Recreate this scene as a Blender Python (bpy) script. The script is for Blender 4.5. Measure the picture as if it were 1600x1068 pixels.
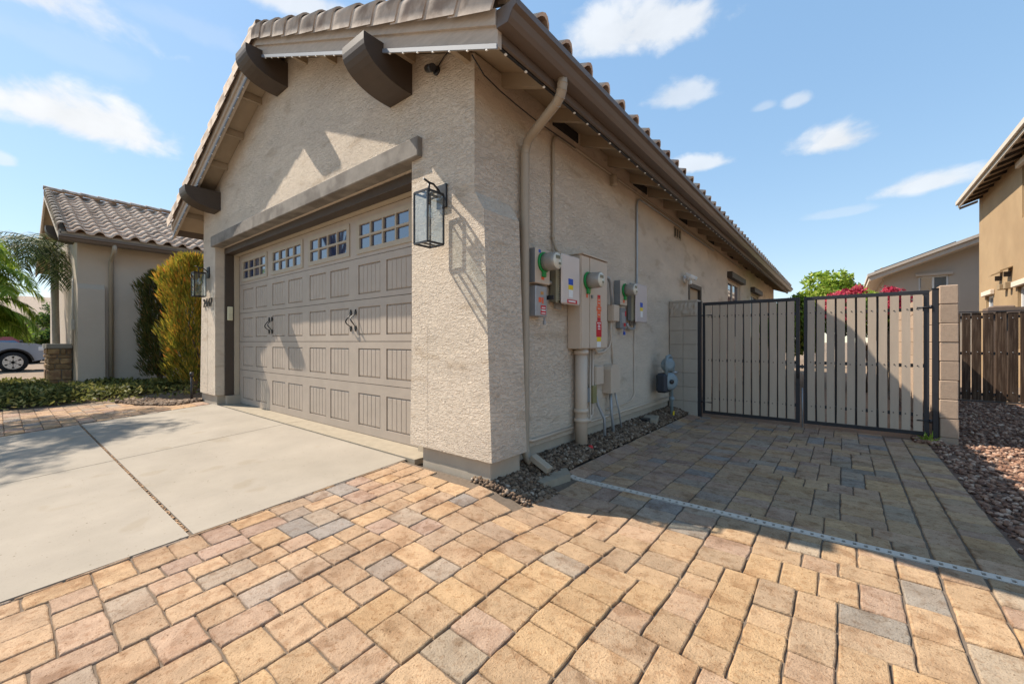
import bpy, math, random
import numpy as np
from mathutils import Vector, Matrix
random.seed(7); rng = np.random.default_rng(7)
sc = bpy.context.scene
col = sc.collection
for o in list(bpy.data.objects): bpy.data.objects.remove(o)
# ------------------------------------------------------------------ camera
YAW = math.atan2(518, 646); CAMZ = 1.08
cam = bpy.data.cameras.new('camera'); camo = bpy.data.objects.new('camera', cam); col.objects.link(camo)
camo.location = (0, 0, CAMZ); camo.rotation_euler = (math.pi/2, 0, YAW)
cam.sensor_width = 36; cam.lens = 36*646/1600; cam.clip_start = .05; cam.clip_end = 4000
sc.camera = camo
RT = Vector((math.cos(YAW), math.sin(YAW), 0)); FW = Vector((-math.sin(YAW), math.cos(YAW), 0))
def pix(px, py):                                   # viewing direction of a point of the photograph (used for the clouds)
    return (FW + RT*((px-800)/646) + Vector((0, 0, (533-py)/646))).normalized()
# ------------------------------------------------------------------ light
SUNV = Vector((-1, -.37, 1.238)).normalized()      # towards the sun
sun = bpy.data.lights.new('sun', 'SUN'); suno = bpy.data.objects.new('sun', sun); col.objects.link(suno)
sun.energy = 2.55; sun.angle = math.radians(.55); sun.color = (1, .90, .77)
suno.rotation_euler = SUNV.to_track_quat('Z', 'Y').to_euler(); suno.location = (-20, -10, 30)
wd = bpy.data.worlds.new('World'); sc.world = wd; wd.use_nodes = True
nt = wd.node_tree; nt.nodes.clear()
def wn(t, **k):
    n = nt.nodes.new(t)
    for a, b in k.items(): setattr(n, a, b)
    return n
sky = wn('ShaderNodeTexSky', sky_type='NISHITA'); sky.sun_disc = False
sky.sun_elevation = math.asin(SUNV.z); sky.sun_rotation = math.atan2(SUNV.x, SUNV.y)
sky.air_density = 1.0; sky.dust_density = .2; sky.ozone_density = 1.6; sky.altitude = 300
tc = wn('ShaderNodeTexCoord')
def wmath(op, a, b=None, c=None, clamp=False):
    n = wn('ShaderNodeMath', operation=op); n.use_clamp = clamp
    for i, v in enumerate((a, b, c)):
        if v is None: continue
        if isinstance(v, (int, float)): n.inputs[i].default_value = v
        else: nt.links.new(v, n.inputs[i])
    return n.outputs[0]
def wdot(vec):
    n = wn('ShaderNodeVectorMath', operation='DOT_PRODUCT'); nt.links.new(tc.outputs['Generated'], n.inputs[0])
    n.inputs[1].default_value = vec; return n.outputs['Value']
def wnoise(scale, det, rough, sc3):
    mp = wn('ShaderNodeMapping'); mp.inputs['Scale'].default_value = sc3; nt.links.new(tc.outputs['Generated'], mp.inputs['Vector'])
    n = wn('ShaderNodeTexNoise'); n.inputs['Scale'].default_value = scale; n.inputs['Detail'].default_value = det
    n.inputs['Roughness'].default_value = rough; n.inputs['Distortion'].default_value = .35
    nt.links.new(mp.outputs[0], n.inputs['Vector']); return n.outputs['Fac']
n1 = wnoise(8, 7, .55, (1, 1, 1.5)); n2 = wnoise(26, 4, .6, (1, 1, 1.6))
nz = wmath('ADD', wmath('MULTIPLY', wmath('SUBTRACT', n1, .5), 2.6), wmath('MULTIPLY', wmath('SUBTRACT', n2, .5), .7))
clouds = [(135, 192, 150, 46, .95), (455, 2, 120, 34, .75), (1005, 48, 165, 52, .8), (1062, 152, 72, 32, .6), (1088, 258, 68, 20, .7),
          (1246, 157, 30, 14, .5), (1195, 166, 22, 10, .3), (1312, 218, 84, 32, .85), (1452, 286, 84, 19, .75), (0, 250, 26, 11, .5),
          (1310, 332, 60, 10, .22), (90, 70, 150, 30, .10), (300, 45, 120, 25, .12),
          (-500, 160, 330, 70, .9), (2400, 200, 300, 60, .8), (2100, 330, 200, 40, .7), (-300, 330, 200, 34, .6), (700, -500, 500, 130, .6)]
dirs = [(pix(px, py), a/646*(1/(1+((px-800)/646)**2)**.5), b/646, s) for px, py, a, b, s in clouds]
for az in (2.6, 3.3, 4.0, 4.7):                   # the sky goes on in the same way behind the camera
    d = Vector((math.sin(az), math.cos(az), .35+.2*math.sin(az*7))).normalized(); dirs.append((d, .22, .06, .8))
tot = None
for d, a, b, s in dirs:
    u = Vector((0, 0, 1)).cross(d).normalized(); v = d.cross(u).normalized()
    du = wmath('DIVIDE', wdot(u), a); dv = wdot(v)
    dv = wmath('ADD', wmath('DIVIDE', wmath('MAXIMUM', dv, 0), b), wmath('DIVIDE', wmath('MINIMUM', dv, 0), b*.62))
    e = wmath('SQRT', wmath('ADD', wmath('MULTIPLY', du, du), wmath('MULTIPLY', dv, dv)))
    f = wmath('ADD', wmath('SUBTRACT', 1.0, e), wmath('MULTIPLY', nz, .62))
    f = wmath('MULTIPLY', wmath('GREATER_THAN', wdot(d), .3), f)
    m = wn('ShaderNodeMapRange'); m.interpolation_type = 'SMOOTHSTEP'; nt.links.new(f, m.inputs['Value'])
    m.inputs['From Min'].default_value = .2; m.inputs['From Max'].default_value = .72; m.inputs['To Max'].default_value = s
    tot = m.outputs[0] if tot is None else wmath('MAXIMUM', tot, m.outputs[0])
bright = wn('ShaderNodeMapRange'); nt.links.new(n1, bright.inputs['Value'])
bright.inputs['From Min'].default_value = .3; bright.inputs['From Max'].default_value = .7
bright.inputs['To Min'].default_value = 1.85; bright.inputs['To Max'].default_value = 2.15
cc = wn('ShaderNodeVectorMath', operation='SCALE'); cc.inputs[0].default_value = (.97, .985, 1.0); nt.links.new(bright.outputs[0], cc.inputs['Scale'])
mx = wn('ShaderNodeMix', data_type='RGBA'); nt.links.new(tot, mx.inputs['Factor'])
gm = wn('ShaderNodeGamma'); gm.inputs['Gamma'].default_value = .38; nt.links.new(sky.outputs[0], gm.inputs['Color']); hs = wn('ShaderNodeHueSaturation'); hs.inputs['Saturation'].default_value = 1.85; hs.inputs['Value'].default_value = 1.1; nt.links.new(gm.outputs[0], hs.inputs['Color']); nt.links.new(hs.outputs[0], mx.inputs[6]); nt.links.new(cc.outputs[0], mx.inputs[7])
bg = wn('ShaderNodeBackground'); bg.inputs['Strength'].default_value = .15; nt.links.new(mx.outputs[2], bg.inputs['Color'])
wo = wn('ShaderNodeOutputWorld'); nt.links.new(bg.outputs[0], wo.inputs['Surface'])
sc.view_settings.view_transform = 'Standard'; sc.view_settings.look = 'None'; sc.view_settings.gamma = 1
sc.view_settings.exposure = 1.7; sc.view_settings.use_curve_mapping = False
sc.render.engine = 'CYCLES'; sc.cycles.max_bounces = 10; sc.cycles.diffuse_bounces = 6; sc.cycles.use_denoising = True
# ------------------------------------------------------------------ materials
MATS = {}
def mat(name, c, rough=.85, var=.12, vscale=2.5, bump=0., bscale=60., bdist=.004, metal=0., spec=.3, island=0., attr=False,
        bdetail=5, stretch=(1, 1, 1), ramp=None, transl=0., obj=0., c2=None, c2scale=1.2, ridged=False, coat=0., speck=None):
    if name in MATS: return MATS[name]
    m = bpy.data.materials.new(name); m.use_nodes = True; t = m.node_tree; t.nodes.clear()
    N = lambda k, **kw: (lambda n: ([setattr(n, a, b) for a, b in kw.items()], n)[1])(t.nodes.new(k))
    L = t.links.new
    out = N('ShaderNodeOutputMaterial'); p = N('ShaderNodeBsdfPrincipled')
    geo = N('ShaderNodeNewGeometry')
    mp = N('ShaderNodeMapping'); mp.inputs['Scale'].default_value = stretch; L(geo.outputs['Position'], mp.inputs['Vector'])
    base = None
    if ramp:
        r = N('ShaderNodeValToRGB'); r.color_ramp.interpolation = 'CONSTANT' if ramp[0] else 'LINEAR'
        el = r.color_ramp.elements
        while len(el) < len(ramp[1]): el.new(.5)
        for e, (q, cc_) in zip(el, ramp[1]): e.position = q; e.color = (*cc_, 1)
        L(geo.outputs['Random Per Island'], r.inputs['Fac']); base = r.outputs['Color']
    elif attr:
        a = N('ShaderNodeAttribute', attribute_name='pcol'); base = a.outputs['Color']
    else:
        rgb = N('ShaderNodeRGB'); rgb.outputs[0].default_value = (*c, 1); base = rgb.outputs[0]
    if c2:
        nb = N('ShaderNodeTexNoise'); nb.inputs['Scale'].default_value = c2scale; nb.inputs['Detail'].default_value = 6; L(mp.outputs[0], nb.inputs['Vector'])
        rr = N('ShaderNodeMapRange'); rr.interpolation_type = 'SMOOTHSTEP'; rr.inputs['From Min'].default_value = .42; rr.inputs['From Max'].default_value = .66
        L(nb.outputs['Fac'], rr.inputs['Value'])
        mc = N('ShaderNodeMix', data_type='RGBA'); L(rr.outputs[0], mc.inputs['Factor']); L(base, mc.inputs[6]); mc.inputs[7].default_value = (*c2, 1); base = mc.outputs[2]
    if speck:                                       # scattered pits and grains of another colour
        for (ss, th, cs) in speck:
            nk = N('ShaderNodeTexNoise'); nk.inputs['Scale'].default_value = ss; nk.inputs['Detail'].default_value = 2; L(mp.outputs[0], nk.inputs['Vector'])
            rk = N('ShaderNodeMapRange'); rk.inputs['From Min'].default_value = th; rk.inputs['From Max'].default_value = th+.06; L(nk.outputs['Fac'], rk.inputs['Value'])
            mk = N('ShaderNodeMix', data_type='RGBA', blend_type='MULTIPLY'); L(rk.outputs[0], mk.inputs['Factor']); L(base, mk.inputs[6]); mk.inputs[7].default_value = (*cs, 1); base = mk.outputs[2]
    hsv = N('ShaderNodeHueSaturation'); L(base, hsv.inputs['Color'])
    ns = N('ShaderNodeTexNoise'); ns.inputs['Scale'].default_value = vscale; ns.inputs['Detail'].default_value = 8; ns.inputs['Roughness'].default_value = .65
    L(mp.outputs[0], ns.inputs['Vector'])
    v = N('ShaderNodeMapRange'); v.inputs['From Min'].default_value = .25; v.inputs['From Max'].default_value = .75
    v.inputs['To Min'].default_value = 1-var; v.inputs['To Max'].default_value = 1+var; L(ns.outputs['Fac'], v.inputs['Value'])
    val = v.outputs[0]
    for amt, node in ((island, 'isl'), (obj, 'obj')):
        if not amt: continue
        src = geo.outputs['Random Per Island'] if node == 'isl' else N('ShaderNodeObjectInfo').outputs['Random']
        w = N('ShaderNodeMapRange'); w.inputs['To Min'].default_value = 1-amt; w.inputs['To Max'].default_value = 1+amt; L(src, w.inputs['Value'])
        mm = N('ShaderNodeMath', operation='MULTIPLY'); L(val, mm.inputs[0]); L(w.outputs[0], mm.inputs[1]); val = mm.outputs[0]
    L(val, hsv.inputs['Value'])
    L(hsv.outputs[0], p.inputs['Base Color'])
    p.inputs['Roughness'].default_value = rough; p.inputs['Metallic'].default_value = metal; p.inputs['Specular IOR Level'].default_value = spec
    if coat: p.inputs['Coat Weight'].default_value = coat; p.inputs['Coat Roughness'].default_value = .05
    if bump:
        nb = N('ShaderNodeTexNoise'); nb.inputs['Scale'].default_value = bscale; nb.inputs['Detail'].default_value = bdetail
        nb.inputs['Roughness'].default_value = .6; nb.inputs['Distortion'].default_value = 1.0 if ridged else .1; L(mp.outputs[0], nb.inputs['Vector'])
        h = nb.outputs['Fac']
        if ridged:                                  # trowelled plaster: ridges where the noise crosses its mean
            s1 = N('ShaderNodeMath', operation='SUBTRACT'); L(h, s1.inputs[0]); s1.inputs[1].default_value = .5
            s2 = N('ShaderNodeMath', operation='ABSOLUTE'); L(s1.outputs[0], s2.inputs[0])
            s3 = N('ShaderNodeMapRange'); L(s2.outputs[0], s3.inputs['Value']); s3.inputs['From Max'].default_value = .2
            s3.interpolation_type = 'SMOOTHSTEP'
            n3 = N('ShaderNodeTexNoise'); n3.inputs['Scale'].default_value = bscale*3; n3.inputs['Detail'].default_value = 4; L(mp.outputs[0], n3.inputs['Vector'])
            s4 = N('ShaderNodeMath', operation='MULTIPLY_ADD'); L(n3.outputs['Fac'], s4.inputs[0]); s4.inputs[1].default_value = .8; L(s3.outputs[0], s4.inputs[2]); h = s4.outputs[0]
        b = N('ShaderNodeBump'); b.inputs['Strength'].default_value = bump; b.inputs['Distance'].default_value = bdist; L(h, b.inputs['Height'])
        L(b.outputs[0], p.inputs['Normal'])
    if transl:
        tr = N('ShaderNodeBsdfTranslucent'); L(hsv.outputs[0], tr.inputs['Color']); ms = N('ShaderNodeMixShader'); ms.inputs[0].default_value = transl
        L(p.outputs[0], ms.inputs[1]); L(tr.outputs[0], ms.inputs[2]); L(ms.outputs[0], out.inputs['Surface'])
    else: L(p.outputs[0], out.inputs['Surface'])
    MATS[name] = m; return m
def glassmat(name, tint, alpha):
    m = bpy.data.materials.new(name); m.use_nodes = True; t = m.node_tree; p = t.nodes['Principled BSDF']
    p.inputs['Base Color'].default_value = (*tint, 1); p.inputs['Roughness'].default_value = .03; p.inputs['Specular IOR Level'].default_value = .9
    p.inputs['IOR'].default_value = 2.0
    if alpha < 1:
        tr = t.nodes.new('ShaderNodeBsdfTransparent'); tr.inputs[0].default_value = (.93, .96, .97, 1)
        gl = t.nodes.new('ShaderNodeBsdfGlossy'); gl.inputs['Roughness'].default_value = .02
                
        ms = t.nodes.new('ShaderNodeMixShader'); ms.inputs[0].default_value = 1-alpha; t.links.new(tr.outputs[0], ms.inputs[1]); t.links.new(gl.outputs[0], ms.inputs[2])
        t.links.new(ms.outputs[0], t.nodes['Material Output'].inputs['Surface'])
    return m
STUC = mat('stucco', (.66, .56, .445), .92, .10, 1.6, bump=.8, bscale=17, bdist=.0095, ridged=True, spec=.12, stretch=(1, 1, 2.7), c2=(.60, .51, .41), c2scale=1.1, speck=[(2.2, .61, (.90, .87, .83))])
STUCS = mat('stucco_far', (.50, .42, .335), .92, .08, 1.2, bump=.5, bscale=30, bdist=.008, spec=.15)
SMOOTH = mat('smooth_plaster', (.40, .345, .275), .9, .10, 6, bump=.35, bscale=120, bdist=.002, spec=.15)
TRIM = mat('brown_paint', (.062, .045, .033), .55, .12, 5, bump=.25, bscale=180, bdist=.001, spec=.4)
BEAM = mat('weathered_beam', (.23, .205, .175), .85, .2, 7, bump=.5, bscale=55, bdist=.004, c2=(.15, .13, .11), c2scale=5)
RAKE = mat('rake_board', (.46, .39, .32), .8, .16, 9, bump=.35, bscale=40, bdist=.002, stretch=(1, 1, 5))
SOFF = mat('soffit_paint', (.33, .265, .19), .8, .08, 5, bump=.2, bscale=60, bdist=.002)
DOORM = mat('door_paint', (.385, .32, .26), .5, .09, 5, bump=.12, bscale=220, bdist=.0008, spec=.45)
GUTM = mat('gutter_paint', (.13, .10, .08), .42, .07, 3, spec=.5)
DSP = mat('downspout_paint', (.36, .30, .225), .5, .08, 4, spec=.4)
DARK = mat('dark_void', (.015, .014, .013), .9, .05, 2)
BLACK = mat('black_metal', (.014, .014, .016), .42, .1, 8, spec=.5)
IRON = mat('gate_iron', (.018, .018, .022), .5, .2, 12, spec=.5)
CONC = mat('driveway_concrete', (.31, .272, .222), .9, .11, 2.2, bump=.4, bscale=120, bdist=.002, spec=.2, speck=[(45, .70, (.55, .48, .40)), (140, .68, (.75, .70, .62)), (3.1, .64, (.93, .91, .87))], c2=(.293, .257, .208), c2scale=.9)
CONC2 = mat('rough_concrete', (.31, .265, .20), .92, .14, 12, bump=.5, bscale=140, bdist=.003, spec=.2)
PAV = mat('paver_concrete', (.4, .3, .2), .95, .22, 16, bump=1.0, bscale=120, bdist=.006, speck=[(95, .62, (.72, .68, .62)), (240, .60, (.70, .66, .62)), (60, .69, (.5, .45, .4)), (9, .58, (.84, .80, .77)), (4.5, .52, (.90, .87, .85)), (34, .57, (.86, .81, .77))], attr=True, spec=.15)
SAND = mat('joint_sand', (.145, .11, .08), .95, .25, 40, bump=.5, bscale=200, bdist=.003)
SOIL = mat('soil', (.22, .16, .11), .95, .25, 6, bump=.6, bscale=60, bdist=.01)
GRAVD = mat('dark_gravel', (.1, .08, .06), .85, .2, 60, ramp=(0, [(0, (.05, .032, .022)), (.35, (.12, .078, .05)), (.7, (.20, .135, .085)), (.93, (.26, .19, .135)), (1, (.38, .31, .24))]))
GRAVR = mat('brown_gravel', (.1, .08, .06), .85, .2, 60, ramp=(0, [(0, (.10, .05, .035)), (.4, (.23, .125, .08)), (.75, (.33, .195, .13)), (1, (.48, .35, .26))]))
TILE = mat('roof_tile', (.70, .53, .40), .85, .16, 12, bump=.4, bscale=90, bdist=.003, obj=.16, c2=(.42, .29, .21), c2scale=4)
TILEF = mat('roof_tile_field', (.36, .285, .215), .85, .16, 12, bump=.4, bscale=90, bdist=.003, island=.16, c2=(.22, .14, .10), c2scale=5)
RTILE = mat('rake_tile', (.50, .41, .33), .85, .16, 14, bump=.4, bscale=90, bdist=.003, obj=.10, c2=(.29, .22, .17), c2scale=6)
BLOCKG = mat('painted_block', (.42, .365, .30), .88, .07, 8, bump=.35, bscale=110, bdist=.0025, obj=.04)
BLOCKT = mat('tan_block', (.39, .285, .205), .93, .12, 25, bump=.8, bscale=120, bdist=.004, obj=.08)
MORT = mat('mortar', (.25, .21, .17), .95, .1, 20)
SLAT = mat('gate_slat', (.47, .375, .285), .75, .08, 6, bump=.35, bscale=26, bdist=.002, stretch=(3, 3, .35), obj=.06)
FENCE = mat('weathered_wood', (.04, .022, .012), .85, .35, 12, bump=.7, bscale=30, bdist=.004, stretch=(4, 4, .25), obj=.3, c2=(.085, .055, .035), c2scale=10)
UTIL = mat('utility_paint', (.54, .44, .34), .5, .05, 4, spec=.4)
STEEL = mat('galvanised', (.36, .37, .38), .45, .1, 8, metal=.4, spec=.5)
STEELD = mat('grey_enclosure', (.20, .21, .215), .45, .1, 8, spec=.5)
PVC = mat('white_pvc', (.55, .48, .40), .6, .15, 20)
WHITE = mat('white_plastic', (.74, .74, .72), .45, .05, 8)
OFFW = mat('inverter_cover', (.62, .54, .48), .4, .04, 4)
OLIVE = mat('inverter_body', (.19, .175, .125), .5, .06, 4)
GREEN = mat('green_ring', (.02, .26, .06), .35, .05, 8)
RED = mat('red_label', (.55, .02, .03), .5, .06, 12)
ORNG = mat('orange_label', (.75, .13, .05), .5, .06, 12)
YELL = mat('yellow_label', (.75, .55, .02), .5, .06, 12)
BLUE = mat('blue_label', (.03, .09, .42), .5, .06, 12)
METERF = mat('meter_face', (.62, .58, .47), .3, .12, 30, spec=.7)
METERG = mat('meter_glass', (.30, .285, .25), .15, .05, 8, spec=.8)
GASM = mat('gas_meter_grey', (.22, .27, .29), .5, .1, 10)
GLASS = glassmat('window_glass', (.012, .03, .085), 1)
LGLASS = glassmat('lantern_glass', (1, 1, 1), .90)
LED = mat('led_lens', (.85, .85, .82), .3, .03, 8)
TRIMW = mat('window_trim', (.52, .45, .37), .7, .06, 5)
# ------------------------------------------------------------------ builders
class B:
    def __init__(s): s.v = []; s.f = []; s.sm = []; s.c = []
    def add(s, vs, fs, smooth=False, c=None):
        n = len(s.v); s.v += [tuple(p) for p in vs]; s.f += [tuple(i+n for i in q) for q in fs]; s.sm += [smooth]*len(fs)
        s.c += [c]*len(fs); return s
    def box(s, x0, x1, y0, y1, z0, z1, bev=0., M=None, c=None):
        X, Y, Z = (min(x0, x1), max(x0, x1)), (min(y0, y1), max(y0, y1)), (min(z0, z1), max(z0, z1))
        bev = min(bev, .45*min(X[1]-X[0], Y[1]-Y[0], Z[1]-Z[0]))
        if bev <= 0:
            vs = [(X[i], Y[j], Z[k]) for i in (0, 1) for j in (0, 1) for k in (0, 1)]
            fs = [(0, 1, 3, 2), (4, 6, 7, 5), (0, 4, 5, 1), (2, 3, 7, 6), (0, 2, 6, 4), (1, 5, 7, 3)]
        else:
            idx = {}; vs = []
            for i in (0, 1):
                for j in (0, 1):
                    for k in (0, 1):
                        for ax in range(3):
                            p = [X[i], Y[j], Z[k]]; sg = (1-2*i, 1-2*j, 1-2*k)
                            for b in range(3):
                                if b != ax: p[b] += sg[b]*bev
                            idx[i, j, k, ax] = len(vs); vs.append(p)
            fs = []
            for ax in range(3):
                o = [b for b in range(3) if b != ax]
                for sgn in (0, 1):
                    q = []
                    for a, b in ((0, 0), (1, 0), (1, 1), (0, 1)):
                        key = [0, 0, 0]; key[ax] = sgn; key[o[0]] = a; key[o[1]] = b; q.append(idx[(*key, ax)])
                    fs.append(q)
            for e in range(3):
                o = [b for b in range(3) if b != e]
                for a in (0, 1):
                    for b in (0, 1):
                        k0 = [0, 0, 0]; k0[o[0]] = a; k0[o[1]] = b; k1 = list(k0); k1[e] = 1
                        fs.append((idx[(*k0, o[0])], idx[(*k1, o[0])], idx[(*k1, o[1])], idx[(*k0, o[1])]))
            for i in (0, 1):
                for j in (0, 1):
                    for k in (0, 1): fs.append((idx[i, j, k, 0], idx[i, j, k, 1], idx[i, j, k, 2]))
        if M is not None: vs = [M @ Vector(p) for p in vs]
        return s.add(vs, fs, c=c)
    def prism(s, poly, axis, a, b, M=None):               # poly in the two other axes (in order), extruded along axis from a to b
        n = len(poly); o = [k for k in range(3) if k != axis]; vs = []
        for t in (a, b):
            for p in poly:
                q = [0, 0, 0]; q[axis] = t; q[o[0]] = p[0]; q[o[1]] = p[1]; vs.append(q)
        fs = [tuple(range(n)), tuple(range(2*n-1, n-1, -1))]+[(i, (i+1) % n, n+(i+1) % n, n+i) for i in range(n)]
        if M is not None: vs = [M @ Vector(p) for p in vs]
        return s.add(vs, fs)
    def tube(s, path, r, seg=8, cap=True, smooth=True):
        P = [Vector(p) for p in path]; R = r if isinstance(r, (list, tuple)) else [r]*len(P); vs = []; fs = []
        up = None
        for i, p in enumerate(P):
            t = (P[min(i+1, len(P)-1)]-P[max(i-1, 0)]).normalized()
            if up is None:
                up = Vector((0, 0, 1)) if abs(t.z) < .9 else Vector((0, 1, 0))
            a = t.cross(up).normalized(); b = a.cross(t).normalized(); up = b
            for k in range(seg):
                w = 2*math.pi*k/seg; vs.append(p+(a*math.cos(w)+b*math.sin(w))*R[i])
        for i in range(len(P)-1):
            for k in range(seg): fs.append((i*seg+k, i*seg+(k+1) % seg, (i+1)*seg+(k+1) % seg, (i+1)*seg+k))
        s.add(vs, fs, smooth)
        if cap:
            n0 = len(s.v)-len(vs)
            s.f += [tuple(n0+k for k in range(seg))[::-1], tuple(n0+(len(P)-1)*seg+k for k in range(seg))]; s.sm += [False]*2; s.c += [None]*2
        return s
    def lathe(s, prof, origin, axis=(0, 0, 1), seg=16, smooth=True):   # prof: (r, h) along axis
        ax = Vector(axis).normalized(); a = ax.orthogonal().normalized(); b = ax.cross(a); o = Vector(origin); vs = []
        for r, h in prof:
            for k in range(seg):
                w = 2*math.pi*k/seg; vs.append(o+ax*h+(a*math.cos(w)+b*math.sin(w))*r)
        fs = [(i*seg+k, i*seg+(k+1) % seg, (i+1)*seg+(k+1) % seg, (i+1)*seg+k) for i in range(len(prof)-1) for k in range(seg)]
        n = (len(prof)-1)*seg; s.add(vs, fs, smooth)
        n0 = len(s.v)-len(vs); s.f += [tuple(n0+k for k in range(seg))[::-1], tuple(n0+n+k for k in range(seg))]; s.sm += [False]*2; s.c += [None]*2
        return s
    def mesh(s, name, m, recalc=True):
        me = bpy.data.meshes.new(name); me.from_pydata(s.v, [], s.f); me.materials.append(m)
        if any(s.sm): me.polygons.foreach_set('use_smooth', s.sm)
        if any(c is not None for c in s.c):
            at = me.color_attributes.new('pcol', 'FLOAT_COLOR', 'CORNER'); arr = []
            for q, c in zip(s.f, s.c): arr += list((*(c or (.4, .3, .2)), 1))*len(q)
            at.data.foreach_set('color', arr)
        if recalc:
            import bmesh
            bm = bmesh.new(); bm.from_mesh(me); bmesh.ops.recalc_face_normals(bm, faces=bm.faces); bm.to_mesh(me); bm.free()
        me.update(); return me
    def build(s, name, m, parent=None, label=None, recalc=True, kind=None):
        return put(name, s.mesh(name, m, recalc), parent, label, kind)
def put(name, me, parent=None, label=None, kind=None, loc=None, rot=None, M=None):
    o = bpy.data.objects.new(name, me); col.objects.link(o)
    if M is not None: o.matrix_world = M
    else:
        if loc is not None: o.location = loc
        if rot is not None: o.rotation_euler = rot
    if parent is not None:
        o.parent = parent
        if parent.get('_w'): o.matrix_parent_inverse = Matrix.Translation(-Vector(parent['_w']))
    if label: o['label'] = label
    if kind: o['kind'] = kind
    return o
def thing(name, label, cat, loc=(0, 0, 0), group=None, world=True, rz=0):
    o = bpy.data.objects.new(name, None); col.objects.link(o); o.location = loc; o.rotation_euler = (0, 0, rz); o.empty_display_size = .1
    o['label'] = label; o['category'] = cat
    if group: o['group'] = group
    if world and tuple(loc) != (0, 0, 0): o['_w'] = list(loc)
    return o
def tag(o, label, cat, group=None):
    o['label'] = label; o['category'] = cat
    if group: o['group'] = group
    return o
def struct(o): o['kind'] = 'structure'; return o
def copy_tree(o, parent=None):
    c = o.copy(); col.objects.link(c)
    if parent is not None: c.parent = parent
    for ch in o.children: copy_tree(ch, c)
    return c
def txt(name, s, size, m, M, parent, depth=.002):
    cu = bpy.data.curves.new(name, 'FONT'); cu.body = s; cu.size = size; cu.extrude = depth; cu.align_x = 'CENTER'; cu.resolution_u = 3
    t = bpy.data.objects.new(name, cu); col.objects.link(t); dg = bpy.context.evaluated_depsgraph_get()
    me = bpy.data.meshes.new_from_object(t.evaluated_get(dg)); bpy.data.objects.remove(t); me.materials.clear(); me.materials.append(m)
    return put(name, me, parent, M=M)
def sheet_holes(b, u0, u1, w0, w1, holes, P, depth):
    """flat sheet in (u,w) with rectangular holes and reveals; P(u,w,d) gives the point at depth d behind the face"""
    us = sorted({u0, u1, *[h[0] for h in holes], *[h[1] for h in holes]}); ws = sorted({w0, w1, *[h[2] for h in holes], *[h[3] for h in holes]})
    ins = lambda u, w: any(h[0] < u < h[1] and h[2] < w < h[3] for h in holes)
    for i in range(len(us)-1):
        for j in range(len(ws)-1):
            if not ins((us[i]+us[i+1])/2, (ws[j]+ws[j+1])/2):
                b.add([P(us[i], ws[j], 0), P(us[i+1], ws[j], 0), P(us[i+1], ws[j+1], 0), P(us[i], ws[j+1], 0)], [(0, 1, 2, 3)])
    for a0, a1, c0, c1 in holes:
        q = [(a0, c0), (a1, c0), (a1, c1), (a0, c1)]
        for k in range(4):
            p0, p1 = q[k], q[(k+1) % 4]
            b.add([P(*p0, 0), P(*p1, 0), P(*p1, depth), P(*p0, depth)], [(0, 1, 2, 3)])
# ------------------------------------------------------------------ ground
def sst(t): t = max(0, min(1, t)); return t*t*(3-2*t)
def D(y): return .095-.07*(2.15-max(y, -6)) if y < 2.15 else .095
def RR(y): return .005 if y >= 2.85 else .005-.045*(2.85-max(y, -6))
def g(x, y):
    if x > -2.05:
        t = sst((x+2.05)/2.6+.9*sst((y-1.3)/1.6)*sst((x+2.12)/.65)); return D(y)*(1-t)+RR(y)*t
    if x < -8.2:
        t = sst((-8.2-x)/1.6); return D(y)*(1-t)+(-.02 if y > -3 else -.02+.05*(max(y, -8)+3))*t
    return D(y)
xs = [-900, -300, -120, -60, -40, -30, -24, -20, -17, -15, -13, -12, -11, -10.4, -9.8, -9.2, -8.6, -8.2, -7.8, -6, -4, -2.9, -2.4, -2.05, -1.9, -1.7, -1.5, -1.2, -.9, -.6, -.3, 0, .4, .8, 1.5, 3, 6, 12, 25, 60, 200, 900]
ys = [-900, -300, -100, -50, -25, -15, -10, -8, -6, -4, -3, -2, -1, -.4, .2, .8, 1.4, 2.0, 2.15, 2.3, 2.5, 2.7, 2.85, 3.0, 3.5, 5, 7, 10, 15, 25, 50, 100, 300, 900]
b = B(); b.add([(x, y, g(x, y)-.055) for y in ys for x in xs], [(j*len(xs)+i, j*len(xs)+i+1, (j+1)*len(xs)+i+1, (j+1)*len(xs)+i) for j in range(len(ys)-1) for i in range(len(xs)-1)])
struct(b.build('ground', SOIL, recalc=False))
def sheet(name, x0, x1, y0, y1, dz, m, nx=12, ny=12, thick=.04, parent=None):
    b = B(); X = np.linspace(x0, x1, nx+1); Y = np.linspace(y0, y1, ny+1); W = nx+1
    top = [(x, y, g(x, y)+dz) for y in Y for x in X]
    fs = [(j*W+i, j*W+i+1, (j+1)*W+i+1, (j+1)*W+i) for j in range(ny) for i in range(nx)]
    ring = [i for i in range(W)]+[j*W+nx for j in range(1, ny+1)]+[ny*W+i for i in range(nx-1, -1, -1)]+[j*W for j in range(ny-1, 0, -1)]
    n = len(top); low = [(top[i][0], top[i][1], top[i][2]-thick) for i in ring]; k = len(ring)
    fs += [(ring[(i+1) % k], ring[i], n+i, n+(i+1) % k) for i in range(k)]
    b.add(top+low, fs); return b.build(name, m, parent, recalc=False)
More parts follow.
